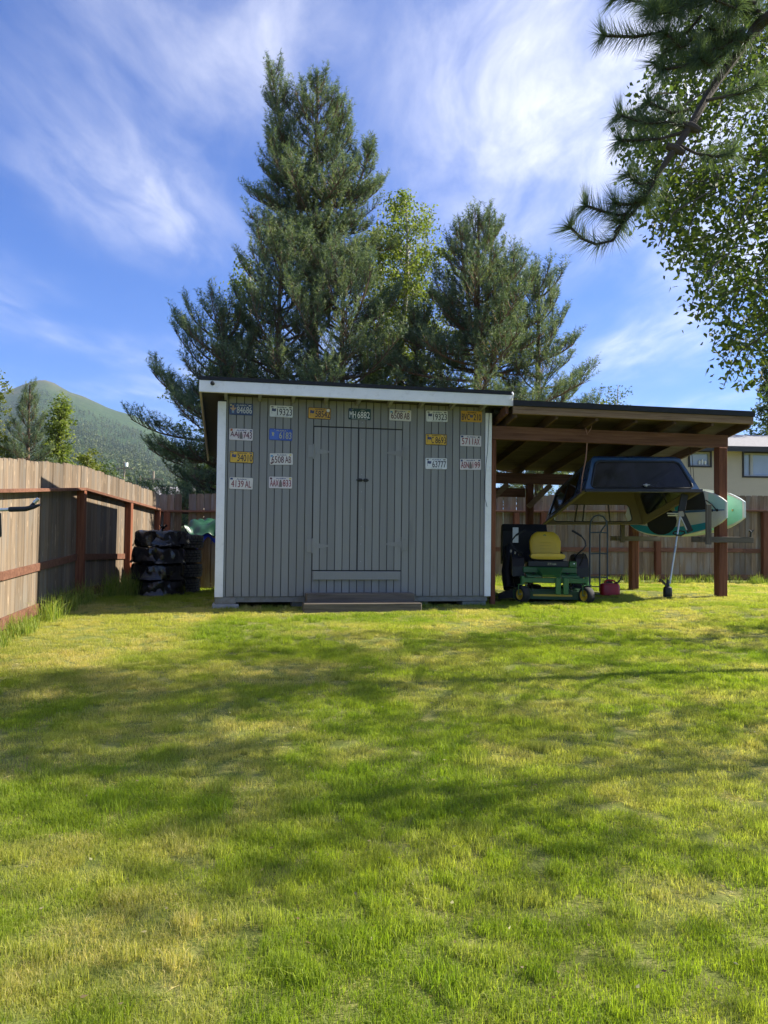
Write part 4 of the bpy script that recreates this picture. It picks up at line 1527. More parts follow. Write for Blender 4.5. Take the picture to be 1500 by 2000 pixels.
mb.tube([(0.20, 0.02, 0.0), (0.30, 0.03, 0.09), (0.46, 0.02, 0.16)], 0.008, 6)
mb.obj('leash_plug', MT['black'], o1)
LB2, WB2 = 3.2, 0.80
p2 = in_shed(PXF + 0.27, -0.10, 0.0)
o2 = paddleboard('mint green paddleboard on the outer side of the carport post', (p2.x, p2.y, 1.395), LB2, WB2, -0.10, [sup_rail])
deck_region(o2, 'mint_deck', sup_mint, LB2, WB2, 0.04, 3.05, -0.93, 0.93, YD)
mb = MB()
mb.lathe([(0.0, 0.012), (0.016, 0.010), (0.018, 0.0)], 12, Matrix.Translation((0.26, YD + 0.002, 0.0)) @ Matrix.Rotation(R(-90), 4, 'X'))
mb.obj('leash_plug', sup_lime, o2)
# rack arms nailed to the posts
for k, ly in enumerate((0.072, 2.62)):
    rk = in_shed(PXF, ly)
    r_ = thing('board_rack', 'grey wooden rack arm with upright on the front carport post' if k == 0 else 'brown wooden rack arm on the rear carport post', 'rack', (rk.x, rk.y, 0.0), YAW, 'rack arms under the paddleboards')
    yy = -0.0915 if k == 0 else -0.0915
    zr = 0.905
    MB().box(-0.40, 0.46, yy - 0.040, yy + 0.0, zr, zr + 0.085, 0.003).obj('arm', MT['grey_wood'], r_)
    MB().box(-0.40, 0.46, -yy - 0.0, -yy + 0.040, zr, zr + 0.085, 0.003).obj('arm', MT['grey_wood'], r_)
    mb = MB()
    mb.box(-0.345, -0.265, yy - 0.082, yy - 0.042, zr - 0.03, zr + (0.56 if k == 0 else 0.30), 0.003)
    mb.obj('upright', MT['grey_wood_z'], r_)
    mb = MB()
    mb.tube([(0.42, yy - 0.02, zr + 0.08), (0.42, yy - 0.03, zr + 0.16), (0.39, yy - 0.03, zr + 0.19)], 0.016, 7)
    mb.tube([(0.42, yy - 0.03, zr + 0.15), (0.46, yy - 0.03, zr + 0.19)], 0.014, 7)
    mb.obj('hook', MT['black'], r_)

# ------------------------------------------------------------------ long pole tool hanging down to the grass
foot = at(1304, 1170, 11.45)
foot.z = gz(foot.x, foot.y)
top = at(1329, 1006, 11.55)
pt = thing('pole_trimmer', 'silver-shafted pole trimmer with black head standing on the grass below the canopy', 'trimmer', foot)
d = top - foot
mb = MB()
mb.tube([d * 0.17, d * 0.6, d * 1.0], 0.0135, 10)
mb.obj('shaft', MT['alu'], pt, smooth=True)
mb = MB().tube([d * 0.54, d * 0.62], 0.017, 10)
mb.obj('coupling', MT['steel'], pt, smooth=True)
mb = MB()
mb.lathe([(0.0, 0.0), (0.055, 0.0), (0.066, 0.02), (0.066, 0.10), (0.060, 0.15), (0.030, 0.175), (0.020, 0.23), (0.018, 0.27), (0.0, 0.275)], 16)
mb.obj('head', MT['black'], pt, smooth=True)
mb = MB()
mb.add([(-0.02, -0.03, 0.16), (-0.12, -0.05, 0.255), (-0.125, 0.03, 0.26), (-0.02, 0.05, 0.17), (-0.02, -0.03, 0.20), (-0.10, -0.05, 0.27), (-0.10, 0.03, 0.272), (-0.02, 0.05, 0.21)], [(0, 1, 2, 3), (4, 7, 6, 5), (0, 4, 5, 1), (1, 5, 6, 2), (2, 6, 7, 3), (3, 7, 4, 0)])
mb.obj('guard', MT['black'], pt)
h = d * 0.80
mb = MB().tube([h + Vector((-0.075, 0, -0.03)), h + Vector((-0.04, -0.04, -0.055)), h + Vector((0.03, -0.05, -0.06)), h + Vector((0.09, -0.03, -0.03)), h + Vector((0.095, 0.0, 0.0)), h + Vector((0.04, 0.02, 0.01)), h + Vector((-0.05, 0.01, -0.005)), h + Vector((-0.075, 0, -0.03))], 0.012, 7, cap=False)
mb.obj('loop_handle', MT['black'], pt, smooth=True)
mb = MB()
mb.prism([(-0.045, -0.02), (0.045, -0.02), (0.05, 0.02), (0.03, 0.06), (-0.03, 0.05)], -0.02, 0.02, Matrix.Translation(d) @ FACE)
mb.obj('clamp', MT['tan_trim'], pt)
mb = MB()
mb.bar(d + Vector((0.02, 0.03, 0.04)), d + Vector((0.075, 0.03, 0.32)), 0.03, 0.11, up=(1, 0, 0), bev=0.008)
mb.bar(d + Vector((0.02, 0.03, 0.05)), d + Vector((0.16, 0.03, -0.25)), 0.03, 0.095, up=(1, 0, 0), bev=0.008)
mb.obj('bracket', MT['black'], pt)
mb = MB()
mb.tube([d + Vector((-0.20, 0.0, 0.025)), d + Vector((0, 0.0, 0.02))], 0.011, 7)
mb.tube([d + Vector((-0.19, 0.0, -0.008)), d + Vector((0, 0.0, -0.008))], 0.009, 7)
mb.tube([d + Vector((0.0, 0.0, -0.02)), d + Vector((0.095, 0.0, -0.225))], 0.010, 7)
mb.obj('handle_bars', MT['alu'], pt)


# ------------------------------------------------------------------ riding mower
def wheel(parent, M, rad, wid, rimmat, name='wheel'):
    """tyre turned about local x; M places it"""
    T_ = M @ Matrix.Rotation(R(90), 4, 'Y')
    w = MB()
    prof = [(rad * 0.62, -wid / 2), (rad * 0.9, -wid / 2), (rad * 0.985, -wid * 0.36), (rad, 0), (rad * 0.985, wid * 0.36), (rad * 0.9, wid / 2), (rad * 0.62, wid / 2)]
    w.lathe(prof, 24, T_)
    t_ = w.obj(name, MT['black_matte'], parent, smooth=True)
    r = MB()
    r.lathe([(0.0, -wid * 0.30), (rad * 0.22, -wid * 0.34), (rad * 0.30, -wid * 0.16), (rad * 0.55, -wid * 0.22), (rad * 0.64, -wid * 0.5), (rad * 0.64, wid * 0.5), (rad * 0.55, wid * 0.22), (rad * 0.30, wid * 0.16), (rad * 0.22, wid * 0.34), (0, wid * 0.30)], 20, T_)
    r.obj('rim', rimmat, t_, smooth=True)
    b = MB()
    b.lathe([(0, -wid * 0.62), (rad * 0.10, -wid * 0.6), (rad * 0.12, -wid * 0.3)], 10, T_)
    b.lathe([(0, wid * 0.62), (rad * 0.10, wid * 0.6), (rad * 0.12, wid * 0.3)], 10, T_)
    b.obj('hub_cap', MT['steel'], t_)
    return t_


mp = at(1076, 1165, 11.35)
mp.z = gz(mp.x, mp.y)
mower = thing('riding_mower', 'green zero-turn riding mower with yellow seat parked under the carport', 'mower', mp, R(-6))
mower.scale = (0.93, 0.93, 0.90)
# local: x right, -y to the viewer, z up; front casters at y = -0.35
for s, xx in ((-1, -0.47), (1, 0.50)):
    wheel(mower, Matrix.Translation((xx, -0.34, 0.137)) @ Matrix.Rotation(R(32), 4, 'Z'), 0.137, 0.115, MT['yellow_rim'], 'caster_wheel')
    mb = MB()
    cs, sn = math.cos(R(32)), math.sin(R(32))
    for q in (-1, 1):
        dx, dy = cs * 0.075 * q, sn * 0.075 * q
        mb.bar((xx + dx, -0.34 + dy, 0.13), (xx + dx, -0.34 + dy, 0.295), 0.012, 0.05, up=(0, 1, 0))
    mb.bar((xx - cs * 0.08, -0.34 - sn * 0.08, 0.298), (xx + cs * 0.08, -0.34 + sn * 0.08, 0.298), 0.05, 0.014)
    mb.tube([(xx, -0.34, 0.30), (xx, -0.34, 0.43)], 0.035, 12)
    mb.obj('caster_fork', MT['green'], mower, smooth=True)
for xx in (-0.50, 0.50):
    wheel(mower, Matrix.Translation((xx, 0.98, 0.255)), 0.255, 0.23, MT['yellow_rim'], 'drive_wheel')
# frame
mb = MB()
mb.box(-0.47, 0.50, -0.375, -0.295, 0.325, 0.405, 0.008)
mb.obj('front_axle', MT['green'], mower)
for xx in (0.02, 0.135):
    mb = MB()
    mb.box(xx, xx + 0.085, -0.44, -0.38, 0.145, 0.415, 0.012)
    mb.obj('front_bracket', MT['green'], mower)
mb = MB()
mb.box(-0.44, -0.36, -0.29, 1.05, 0.33, 0.40, 0.006)
mb.box(0.36, 0.44, -0.29, 1.05, 0.33, 0.40, 0.006)
mb.obj('frame_rails', MT['green_dark'], mower)
# foot platform and front cowl
mb = MB()
mb.add([(-0.40, -0.29, 0.41), (0.40, -0.29, 0.41), (0.40, 0.10, 0.44), (-0.40, 0.10, 0.44), (-0.40, -0.29, 0.435), (0.40, -0.29, 0.435), (0.40, 0.10, 0.465), (-0.40, 0.10, 0.465)], [(0, 3, 2, 1), (4, 5, 6, 7), (0, 1, 5, 4), (1, 2, 6, 5), (2, 3, 7, 6), (3, 0, 4, 7)])
mb.obj('foot_platform', MT['green'], mower)
mb = MB()
mb.add([(-0.17, -0.37, 0.455), (0.10, -0.37, 0.455), (0.16, -0.12, 0.555), (-0.22, -0.12, 0.555), (-0.17, -0.36, 0.42), (0.10, -0.36, 0.42), (0.16, -0.10, 0.47), (-0.22, -0.10, 0.47)], [(0, 1, 2, 3), (4, 7, 6, 5), (0, 4, 5, 1), (1, 5, 6, 2), (2, 6, 7, 3), (3, 7, 4, 0)])
mb.obj('foot_tread_plate', MT['green'], mower)
mb = MB()
mb.box(-0.44, 0.40, 0.02, 0.10, 0.465, 0.565, 0.012)
mb.obj('cowl', MT['green'], mower)
mb = MB()
mb.box(-0.36, 0.28, 0.012, 0.05, 0.567, 0.665, 0.01)
mb.obj('seat_pan_panel', MT['black'], mower)
mb = MB().box(0.285, 0.40, 0.012, 0.10, 0.567, 0.66, 0.01)
mb.obj('side_cover', MT['green'], mower)
mb = MB()
bold(mb, 'ZTrak', -0.055, 0.085, 0.600, 0.632, 0.0115, 0.001)
mb.obj('lettering', PC['t_gold'], mower)
mb = MB()
mb.lathe([(0.0, 0.006), (0.010, 0.004), (0.012, 0)], 8, Matrix.Translation((0.36, 0.010, 0.625)) @ FACE)
mb.obj('lamp', MT['white'], mower)
for sgn in (-1, 1):
    mb = MB()
    pts = [(0.02, 0.40), (0.98, 0.40), (1.05, 0.58), (0.80, 0.74), (0.35, 0.78), (0.12, 0.70), (0.02, 0.56)]
    xx = 0.41 if sgn > 0 else -0.60
    mb.prism([(a, b) for a, b in pts], xx, xx + 0.19, Matrix(((0, 0, 1, 0), (1, 0, 0, 0.06), (0, 1, 0, 0), (0, 0, 0, 1))))
    mb.obj('fender', MT['black'], mower)
# deck
mb = MB()
poly = [(-0.60, -0.18), (-0.42, -0.235), (0.42, -0.235), (0.55, -0.16), (0.60, 0.18), (0.45, 0.45), (-0.45, 0.45), (-0.64, 0.15)]
mb.prism(poly, 0.055, 0.185)
mb.prism([(x * 0.9, y * 0.9 + 0.02) for x, y in poly], 0.185, 0.215)
mb.obj('cutting_deck', MT['green_dark'], mower)
for xx in (-0.24, 0.24):
    MB().lathe([(0.09, 0.215), (0.10, 0.25), (0.05, 0.275), (0.0, 0.275)], 14, Matrix.Translation((xx, 0.1, 0))).obj('spindle_cover', MT['black'], mower, smooth=True)


def cushion(rows, name, mat, parent):
    """rows of rounded rectangles (y, z, half width, centre, thickness vec) lofted"""
    n = 16
    vs = []
    for (c, hw, ht, tilt) in rows:
        for k in range(n):
            a = 2 * math.pi * k / n
            ca, sa = math.cos(a), math.sin(a)
            ex = math.copysign(abs(ca) ** 0.5, ca) * hw
            ey = math.copysign(abs(sa) ** 0.6, sa) * ht
            vs.append((c[0] + ex, c[1] + ey * math.cos(tilt), c[2] + ey * math.sin(tilt)))
    fs = [tuple(range(n))[::-1], tuple(range((len(rows) - 1) * n, len(rows) * n))]
    for i in range(len(rows) - 1):
        for k in range(n):
            k2 = (k + 1) % n
            fs.append((i * n + k, i * n + k2, (i + 1) * n + k2, (i + 1) * n + k))
    return MB().add(vs, fs).obj(name, mat, parent, smooth=True)


seat = MB().box(-0.26, 0.20, 0.16, 0.60, 0.668, 0.70, 0.01).obj('seat', MT['black'], mower)
cushion([((-0.035, 0.11, 0.735), 0.20, 0.012, R(90)), ((-0.035, 0.12, 0.735), 0.275, 0.050, R(90)), ((-0.035, 0.22, 0.738), 0.285, 0.052, R(90)), ((-0.035, 0.45, 0.732), 0.27, 0.045, R(90)), ((-0.035, 0.56, 0.73), 0.22, 0.03, R(90))], 'seat_cushion', MT['yellow'], seat)
bk = cushion([((-0.04, 0.53, 0.70), 0.19, 0.03, 0), ((-0.04, 0.52, 0.74), 0.235, 0.055, 0), ((-0.04, 0.53, 0.85), 0.255, 0.058, 0), ((-0.04, 0.555, 0.98), 0.258, 0.055, 0), ((-0.04, 0.59, 1.08), 0.222, 0.05, 0), ((-0.04, 0.61, 1.13), 0.165, 0.043, 0), ((-0.04, 0.615, 1.148), 0.13, 0.025, 0)], 'seat_back', MT['yellow'], seat)
mb = MB()
for k in range(4):
    zz = 0.80 + k * 0.055
    mb.tube([(-0.13, 0.466 + k * 0.008, zz), (0.05, 0.466 + k * 0.008, zz)], 0.003, 5)
mb.obj('seams', MT['yellow_rim'], bk)
mb = MB().lathe([(0.0, 0.008), (0.024, 0.006), (0.026, 0.0)], 14, Matrix.Translation((-0.045, 0.545, 1.075)) @ FACE)
mb.obj('emblem', MT['green'], bk)
mb = MB().lathe([(0.0, 0.0095), (0.012, 0.0092)], 8, Matrix.Translation((-0.045, 0.545, 1.077)) @ FACE)
mb.obj('emblem_mark', MT['yellow_rim'], bk)
for k in range(5):
    MB().box(-0.30 + k * 0.13, -0.26 + k * 0.13, -0.27, 0.08, 0.4655, 0.474, 0.002).obj('foot_rib', MT['black_matte'], mower)
MB().box(-0.30, 0.30, -0.2375, -0.2355, 0.105, 0.135).obj('deck_stripe', MT['yellow_rim'], mower)
for sgn in (-1, 1):
    MB().tube([(sgn * 0.33, -0.02, 0.215), (sgn * 0.35, 0.06, 0.30), (sgn * 0.30, 0.2, 0.36), (sgn * 0.22, 0.4, 0.38)], 0.011, 7).obj('hose', MT['black_matte'], mower, smooth=True)
    MB().bar((sgn * 0.30, -0.20, 0.20), (sgn * 0.33, 0.14, 0.34), 0.014, 0.035).obj('deck_lift_arm', MT['steel'], mower)
MB().tube([(0.46, 0.10, 0.60), (0.50, 0.02, 0.74), (0.50, 0.0, 0.80)], [0.009, 0.009, 0.016], 8).obj('height_lever', MT['black'], mower, smooth=True)
mb = MB()
mb.add([(-0.60, -0.12, 0.06), (-0.60, 0.25, 0.06), (-0.82, 0.22, 0.03), (-0.82, -0.06, 0.03), (-0.60, -0.12, 0.19), (-0.60, 0.25, 0.19), (-0.82, 0.22, 0.10), (-0.82, -0.06, 0.10)], [(0, 1, 2, 3), (4, 7, 6, 5), (0, 4, 5, 1), (1, 5, 6, 2), (2, 6, 7, 3), (3, 7, 4, 0)])
mb.obj('discharge_chute', MT['black_matte'], mower)
mb = MB().box(-0.30, 0.30, 0.85, 1.25, 0.45, 0.80, 0.03)
mb.obj('engine', MT['black'], mower)
# steering levers
for sgn in (-1, 1):
    b0 = Vector((sgn * 0.42 - 0.02, 0.30, 0.70))
    pts = [b0, b0 + Vector((sgn * 0.06, -0.08, 0.10)), b0 + Vector((sgn * 0.13, -0.12, 0.16)), b0 + Vector((sgn * 0.17, -0.10, 0.22)), b0 + Vector((sgn * 0.16, -0.08, 0.30)), b0 + Vector((sgn * 0.10, -0.09, 0.38))]
    mb = MB().tube(pts, 0.012, 8)
    lv = mb.obj('steering_lever', MT['black'], mower, smooth=True)
    MB().tube([pts[-1], b0 + Vector((sgn * 0.02, -0.10, 0.43)), b0 + Vector((-sgn * 0.05, -0.11, 0.47))], 0.019, 8).obj('grip', MT['black_matte'], lv, smooth=True)
# rear bagger
mb = MB()
mb.prism([(0.85, 0.62), (1.55, 0.55), (1.60, 1.10), (1.45, 1.26), (0.95, 1.28), (0.80, 1.15)], -0.72, 0.02, Matrix(((0, 0, 1, 0), (1, 0, 0, 0), (0, 1, 0, 0), (0, 0, 0, 1))))
bag = mb.obj('grass_bagger', MT['black_matte'], mower)
MB().box(-0.56, -0.46, 0.775, 0.797, 0.95, 1.22, 0.003).obj('strap', MT['steel'], bag)
mb = MB().tube([(-0.62, 0.55, 0.16), (-0.66, 0.70, 0.45), (-0.60, 0.85, 0.85), (-0.50, 0.98, 1.05)], [0.10, 0.09, 0.085, 0.08], 10)
mb.obj('chute', MT['black'], mower, smooth=True)
mb = MB()
for k in range(3):
    mb.lathe([(0.0, 0.05), (0.014, 0.045), (0.016, 0.02), (0.008, 0.0)], 8, Matrix.Translation((-0.62 + k * 0.07, 0.20 + 0.05 * k, 0.79 - 0.03 * k)))
mb.obj('control_knob', MT['tan_trim'], mower, smooth=True)

# ------------------------------------------------------------------ hand truck and fuel can
hp = at(1169, 1148, 12.4)
hp.z = gz(hp.x, hp.y)
ht = thing('hand_truck', 'blue-grey steel hand truck with hooped handle beside the mower', 'hand truck', hp, R(4))
mb = MB()
hoop = [(-0.145, 0, 0.05), (-0.145, 0.0, 1.08), (-0.13, 0, 1.19), (-0.075, 0, 1.26), (0.0, 0, 1.285), (0.075, 0, 1.26), (0.13, 0, 1.19), (0.145, 0, 1.08), (0.145, 0, 0.05)]
mb.tube(hoop, 0.0135, 8)
mb.obj('frame', MT['truck_blue'], ht, smooth=True)
mb = MB()
mb.tube([(0.02, 0.0, 0.05), (0.02, 0, 0.98), (0.05, -0.01, 1.05), (0.115, -0.01, 1.13), (0.125, -0.01, 1.20)], 0.0115, 8)
mb.obj('center_bar', MT['truck_blue'], ht, smooth=True)
for zz in (0.28, 0.66, 1.0):
    MB().tube([(-0.145, 0.0, zz), (0.0, -0.012, zz + 0.006), (0.145, 0, zz)], 0.011, 8).obj('rung', MT['truck_blue'], ht, smooth=True)
MB().box(-0.19, 0.19, -0.20, 0.0, 0.012, 0.026, 0.003).obj('toe_plate', MT['truck_blue'], ht)
MB().tube([(-0.21, 0.09, 0.125), (0.21, 0.09, 0.125)], 0.010, 8).obj('axle', MT['steel'], ht)
for sgn in (-1, 1):
    wheel(ht, Matrix.Translation((sgn * 0.20, 0.09, 0.125)), 0.125, 0.07, MT['steel'])
    MB().bar((sgn * 0.145, 0.0, 0.25), (sgn * 0.16, 0.09, 0.125), 0.02, 0.02).obj('axle_bracket', MT['truck_blue'], ht)
gp = at(1191, 1153, 12.15)
gp.z = gz(gp.x, gp.y)
can = thing('fuel_can', 'red plastic fuel can on the grass by the hand truck', 'fuel can', gp, R(-8))
mb = MB()
for (z0, hw, hd) in ((0.0, 0.14, 0.085), (0.012, 0.152, 0.095), (0.15, 0.152, 0.095), (0.185, 0.14, 0.085), (0.198, 0.11, 0.06)):
    pass
rows = [((0, 0, 0.0), 0.140, 0.085, 0), ((0, 0, 0.012), 0.153, 0.095, 0), ((0, 0, 0.15), 0.153, 0.095, 0), ((0, 0, 0.185), 0.138, 0.085, 0), ((0, 0, 0.197), 0.105, 0.06, 0)]
cushion(rows, 'can_body', MT['red'], can)
MB().tube([(-0.08, 0, 0.185), (-0.075, 0, 0.225), (-0.04, 0, 0.24), (0.04, 0, 0.24), (0.075, 0, 0.225), (0.08, 0, 0.185)], 0.014, 8).obj('handle', MT['red'], can, smooth=True)
MB().lathe([(0.026, 0.19), (0.028, 0.215), (0.022, 0.22), (0, 0.22)], 12, Matrix.Translation((0.105, 0, 0))).obj('cap', MT['black'], can, smooth=True)
MB().tube([(0.12, 0.0, 0.20), (0.16, 0.01, 0.25), (0.19, 0.015, 0.33)], [0.014, 0.012, 0.008], 8).obj('spout', MT['black'], can, smooth=True)

# ------------------------------------------------------------------ tyres, tarp, crate
def tyre(name, label, loc, rot, group):
    o = thing(name, label, 'tyre', loc, rot, group)
    rad, wid = 0.365, 0.232
    mb = MB()
    mb.lathe([(0.20, 0.02), (0.27, 0.0), (0.325, 0.012), (0.345, 0.035), (0.348, wid - 0.035), (0.325, wid - 0.012), (0.27, wid), (0.20, wid - 0.02), (0.19, wid / 2)], 36, closed=True)
    car = mb.obj('carcass', MT['black_matte'], o, smooth=True)
    mb = MB()
    n = 30
    for rowi, (za, zb, r0, r1) in enumerate(((0.016, 0.070, 0.336, 0.358), (0.078, 0.112, 0.346, 0.366), (0.120, 0.154, 0.346, 0.366), (0.162, 0.216, 0.336, 0.358))):
        for k in range(n):
            a0 = 2 * math.pi * (k + 0.5 * (rowi % 2)) / n
            a1 = a0 + 2 * math.pi / n * 0.74
            sk = 0.05 * (1 if rowi < 2 else -1)
            vs = []
            for (r_, dz) in ((0.33, 0), (r1, 0.004)):
                for (aa, zz) in ((a0, za + dz), (a1, za + dz), (a1 + sk, zb - dz), (a0 + sk, zb - dz)):
                    vs.append((r_ * math.cos(aa), r_ * math.sin(aa), zz))
            mb.add(vs, [(4, 5, 6, 7), (0, 4, 7, 3), (1, 2, 6, 5), (0, 1, 5, 4), (2, 3, 7, 6)])
    mb.obj('tread', MT['tread'], o)
    return o


rs = random.Random(11)
tc = Vector((-3.36, 12.72, 0))
zb = gz(tc.x, tc.y)
names4 = ['lowest', 'second lowest', 'second highest', 'topmost']
for k in range(4):
    tyre('tyre', '%s bare truck tyre of the stack with open tread' % names4[k], (tc.x + rs.uniform(-0.03, 0.03) - (0.03 if k in (0,) else 0), tc.y + rs.uniform(-0.02, 0.02), zb + k * 0.2385), rs.uniform(0, 6), 'bare tyres in the stack')


def wrapped(k, loc):
    o = thing('wrapped_tyre', '%s tyre of the stack wrapped in shiny black plastic' % names4[k], 'tyre', loc, rs.uniform(0, 6), 'tyres wrapped in black plastic')
    rr = np.random.default_rng(20 + k)
    nu, nv = 90, 26
    ph = rr.uniform(0, 6.28, 12)
    fr = rr.integers(5, 24, 12)
    vs = []
    for j in range(nv):
        t = j / (nv - 1)
        # profile: top centre -> rim -> bottom centre
        prof = [(0.02, 0.225), (0.16, 0.232), (0.27, 0.246), (0.362, 0.243), (0.380, 0.215), (0.388, 0.14), (0.384, 0.05), (0.374, 0.006), (0.27, 0.002), (0.02, 0.002)]
        q = t * (len(prof) - 1)
        i = min(int(q), len(prof) - 2)
        f = q - i
        r0 = prof[i][0] * (1 - f) + prof[i + 1][0] * f
        z0 = prof[i][1] * (1 - f) + prof[i + 1][1] * f
        for u in range(nu):
            a = 2 * math.pi * u / nu
            w = sum(math.sin(fr[m] * a + ph[m] + (t * 9 * (1 if m % 2 else -1))) / (1 + 0.12 * fr[m]) for m in range(12))
            w2 = math.sin(37 * a + 14 * t + ph[0]) * 0.5 + math.sin(29 * a - 11 * t + ph[3]) * 0.5
            amp = 0.0095 * min(1, r0 / 0.2) * (1.0 if 0.15 < t < 0.85 else 0.5)
            rr_ = r0 + amp * w + 0.006 * w2 * min(1, r0 / 0.2)
            vs.append((rr_ * math.cos(a), rr_ * math.sin(a), max(0.0, z0 + (0.004 * w if t < 0.35 else 0))))
    fs = []
    for j in range(nv - 1):
        for u in range(nu):
            u2 = (u + 1) % nu
            fs.append((j * nu + u, j * nu + u2, (j + 1) * nu + u2, (j + 1) * nu + u))
    fs.append(tuple(range(nu)))
    fs.append(tuple((nv - 1) * nu + u for u in range(nu))[::-1])
    mb = MB().add(vs, fs)
    mb.obj('plastic_wrap', MT['plastic'], o, smooth=True)
    # loose flaps of plastic
    fl = MB()
    for q in range(7):
        a = rr.uniform(-0.6, 2.6) - math.pi * 0.75 - o.rotation_euler.z
        z = rr.uniform(0.02, 0.2)
        n = 5
        pts = []
        for i in range(n):
            for j in range(3):
                aa = a + (j - 1) * (0.20 + 0.05 * i)
                r_ = 0.375 + 0.016 * i + 0.014 * math.sin(j * 2.2 + i * 1.7 + q)
                pts.append((r_ * math.cos(aa), r_ * math.sin(aa), max(0.004, z - 0.035 * i + 0.02 * math.sin(j * 3 + q))))
        fl.add(pts, [(i * 3 + j, i * 3 + j + 1, (i + 1) * 3 + j + 1, (i + 1) * 3 + j) for i in range(n - 1) for j in range(2)])
    if k == 3:
        fl.tube([(0, 0, 0.225), (0.01, 0.02, 0.27), (0.03, 0.0, 0.31)], [0.05, 0.016, 0.03], 9)
        for q in range(6):
            a = q * 1.05
            fl.add([(0.03, 0, 0.30), (0.03 + 0.07 * math.cos(a), 0.07 * math.sin(a), 0.335 + 0.02 * (q % 2)), (0.03 + 0.06 * math.cos(a + 0.7), 0.06 * math.sin(a + 0.7), 0.31)], [(0, 1, 2)])
    fl.obj('loose_flap', MT['plastic'], o, smooth=True)


tw = Vector((-3.47, 11.92, 0))
zb = gz(tw.x, tw.y)
for k in range(4):
    wrapped(k, (tw.x + (0.0, -0.03, -0.01, 0.02)[k], tw.y + (0, 0.02, -0.02, 0.01)[k], zb + k * 0.249))

# crate with tarps over it, between tyres and shed
cc = Vector((-2.98, 13.75, 0))
zc = gz(cc.x, cc.y)
cr = thing('wooden_crate', 'dark plank crate under the green tarp in the fence corner', 'crate', (cc.x, cc.y, zc), YAW)
for side in range(4):
    M = Matrix.Rotation(R(90) * side, 4, 'Z')
    for k in range(5):
        mb = MB().box(-0.42 + k * 0.168, -0.42 + k * 0.168 + 0.155, -0.46, -0.442, 0.03, 0.92, 0.002, M)
        mb.obj('plank', MT['cedar_old'], cr)
MB().box(-0.44, 0.44, -0.44, 0.44, 0.0, 0.045).obj('base', MT['cedar_old'], cr)


def tarp(name, label, mat, c, sx, sy, top, drop, seed, tilt=0.0):
    rr = np.random.default_rng(seed)
    n = 60
    u = np.linspace(-1, 1, n)
    U, V_ = np.meshgrid(u, u)
    rad = (np.abs(U) ** 5 + np.abs(V_) ** 5) ** 0.2
    z = top - drop * sstep(0.62, 1.0, rad) + tilt * U
    z += 0.07 * np.exp(-((U - 0.3) ** 2 + (V_ + 0.2) ** 2) / 0.25)
    for k in range(18):
        a = rr.uniform(0, np.pi)
        f = rr.uniform(4, 16)
        z += 0.013 * np.sin(f * (U * np.cos(a) + V_ * np.sin(a)) + rr.uniform(0, 6)) * (0.4 + rad)
    wob = 1 + 0.03 * np.sin(7 * np.arctan2(V_, U) + seed) * rad
    X = U * sx * (1 - 0.10 * sstep(0.7, 1.0, rad)) * wob
    Y = V_ * sy * (1 - 0.10 * sstep(0.7, 1.0, rad)) * wob
    z += 0.012 * np.sin(23 * np.arctan2(V_, U)) * sstep(0.6, 0.95, rad)
    V = np.stack([X, Y, z], -1).reshape(-1, 3)
    i = np.arange(n * n).reshape(n, n)
    a, b, c_, d_ = i[:-1, :-1].ravel(), i[:-1, 1:].ravel(), i[1:, 1:].ravel(), i[1:, :-1].ravel()
    F = np.concatenate([np.stack([a, b, c_], -1), np.stack([a, c_, d_], -1)])
    me = np_mesh(name, V, F, mat)
    me.shade_smooth()
    o = link(name, me, None, c, (0, 0, YAW))
    return tag(o, label, 'tarp')


tarp('tarp', 'blue tarp edge hanging from under the green tarp', MT['blue_tarp'], (cc.x + 0.02, cc.y - 0.02, zc), 0.62, 0.56, 0.985, 0.20, 4, tilt=-0.07)
tarp('tarp', 'crumpled green tarp draped over the crate by the tyres', MT['green_tarp'], (cc.x + 0.02, cc.y - 0.01, zc), 0.64, 0.57, 1.16, 0.19, 9)

# ------------------------------------------------------------------ padded handle standing by the fence on the left
hb = at(-34, 1000, 5.0)
hs = thing('handle_stand', 'silver bar with black foam grip and silver-tipped stub in front of the lit fence', 'handle', (hb.x, hb.y, gz(hb.x, hb.y)))
off = Vector((hb.x, hb.y, gz(hb.x, hb.y)))
q0, q1, q2, q3 = at(-60, 998, 5.0) - off, at(18, 995, 5.0) - off, at(50, 994, 5.0) - off, at(78, 986, 4.98) - off
MB().tube([q0, q1 + (q2 - q1) * 0.2], 0.011, 10).obj('bar', MT['alu'], hs, smooth=True)
MB().tube([q1, q1 + (q2 - q1) * 0.08, q2, q2 * 0.4 + q3 * 0.6 + Vector((0, 0, -0.002)), q3], [0.0155, 0.017, 0.0165, 0.0135, 0.007], 12).obj('foam_grip', MT['black_matte'], hs, smooth=True)
s0, s1 = at(59, 990, 5.0) - off, at(75, 974, 5.0) - off
MB().tube([s0, s0 * 0.45 + s1 * 0.55], 0.010, 10).obj('stub', MT['black'], hs, smooth=True)
MB().tube([s0 * 0.5 + s1 * 0.5, s1], [0.0125, 0.0115], 10).obj('stub_tip', MT['alu'], hs, smooth=True)
u0 = at(-1.5, 1002, 5.02) - off
u1 = at(0, 1046, 5.02) - off
u2 = at(-45, 1075, 5.02) - off
MB().tube([u0, u1, u2, (u2.x, u2.y, 0.03)], 0.012, 8).obj('upright', MT['black'], hs, smooth=True)
MB().box(u2.x - 0.42, u2.x + 0.03, -0.2, 0.24, -0.02, 0.035, 0.01).obj('foot', MT['black'], hs)

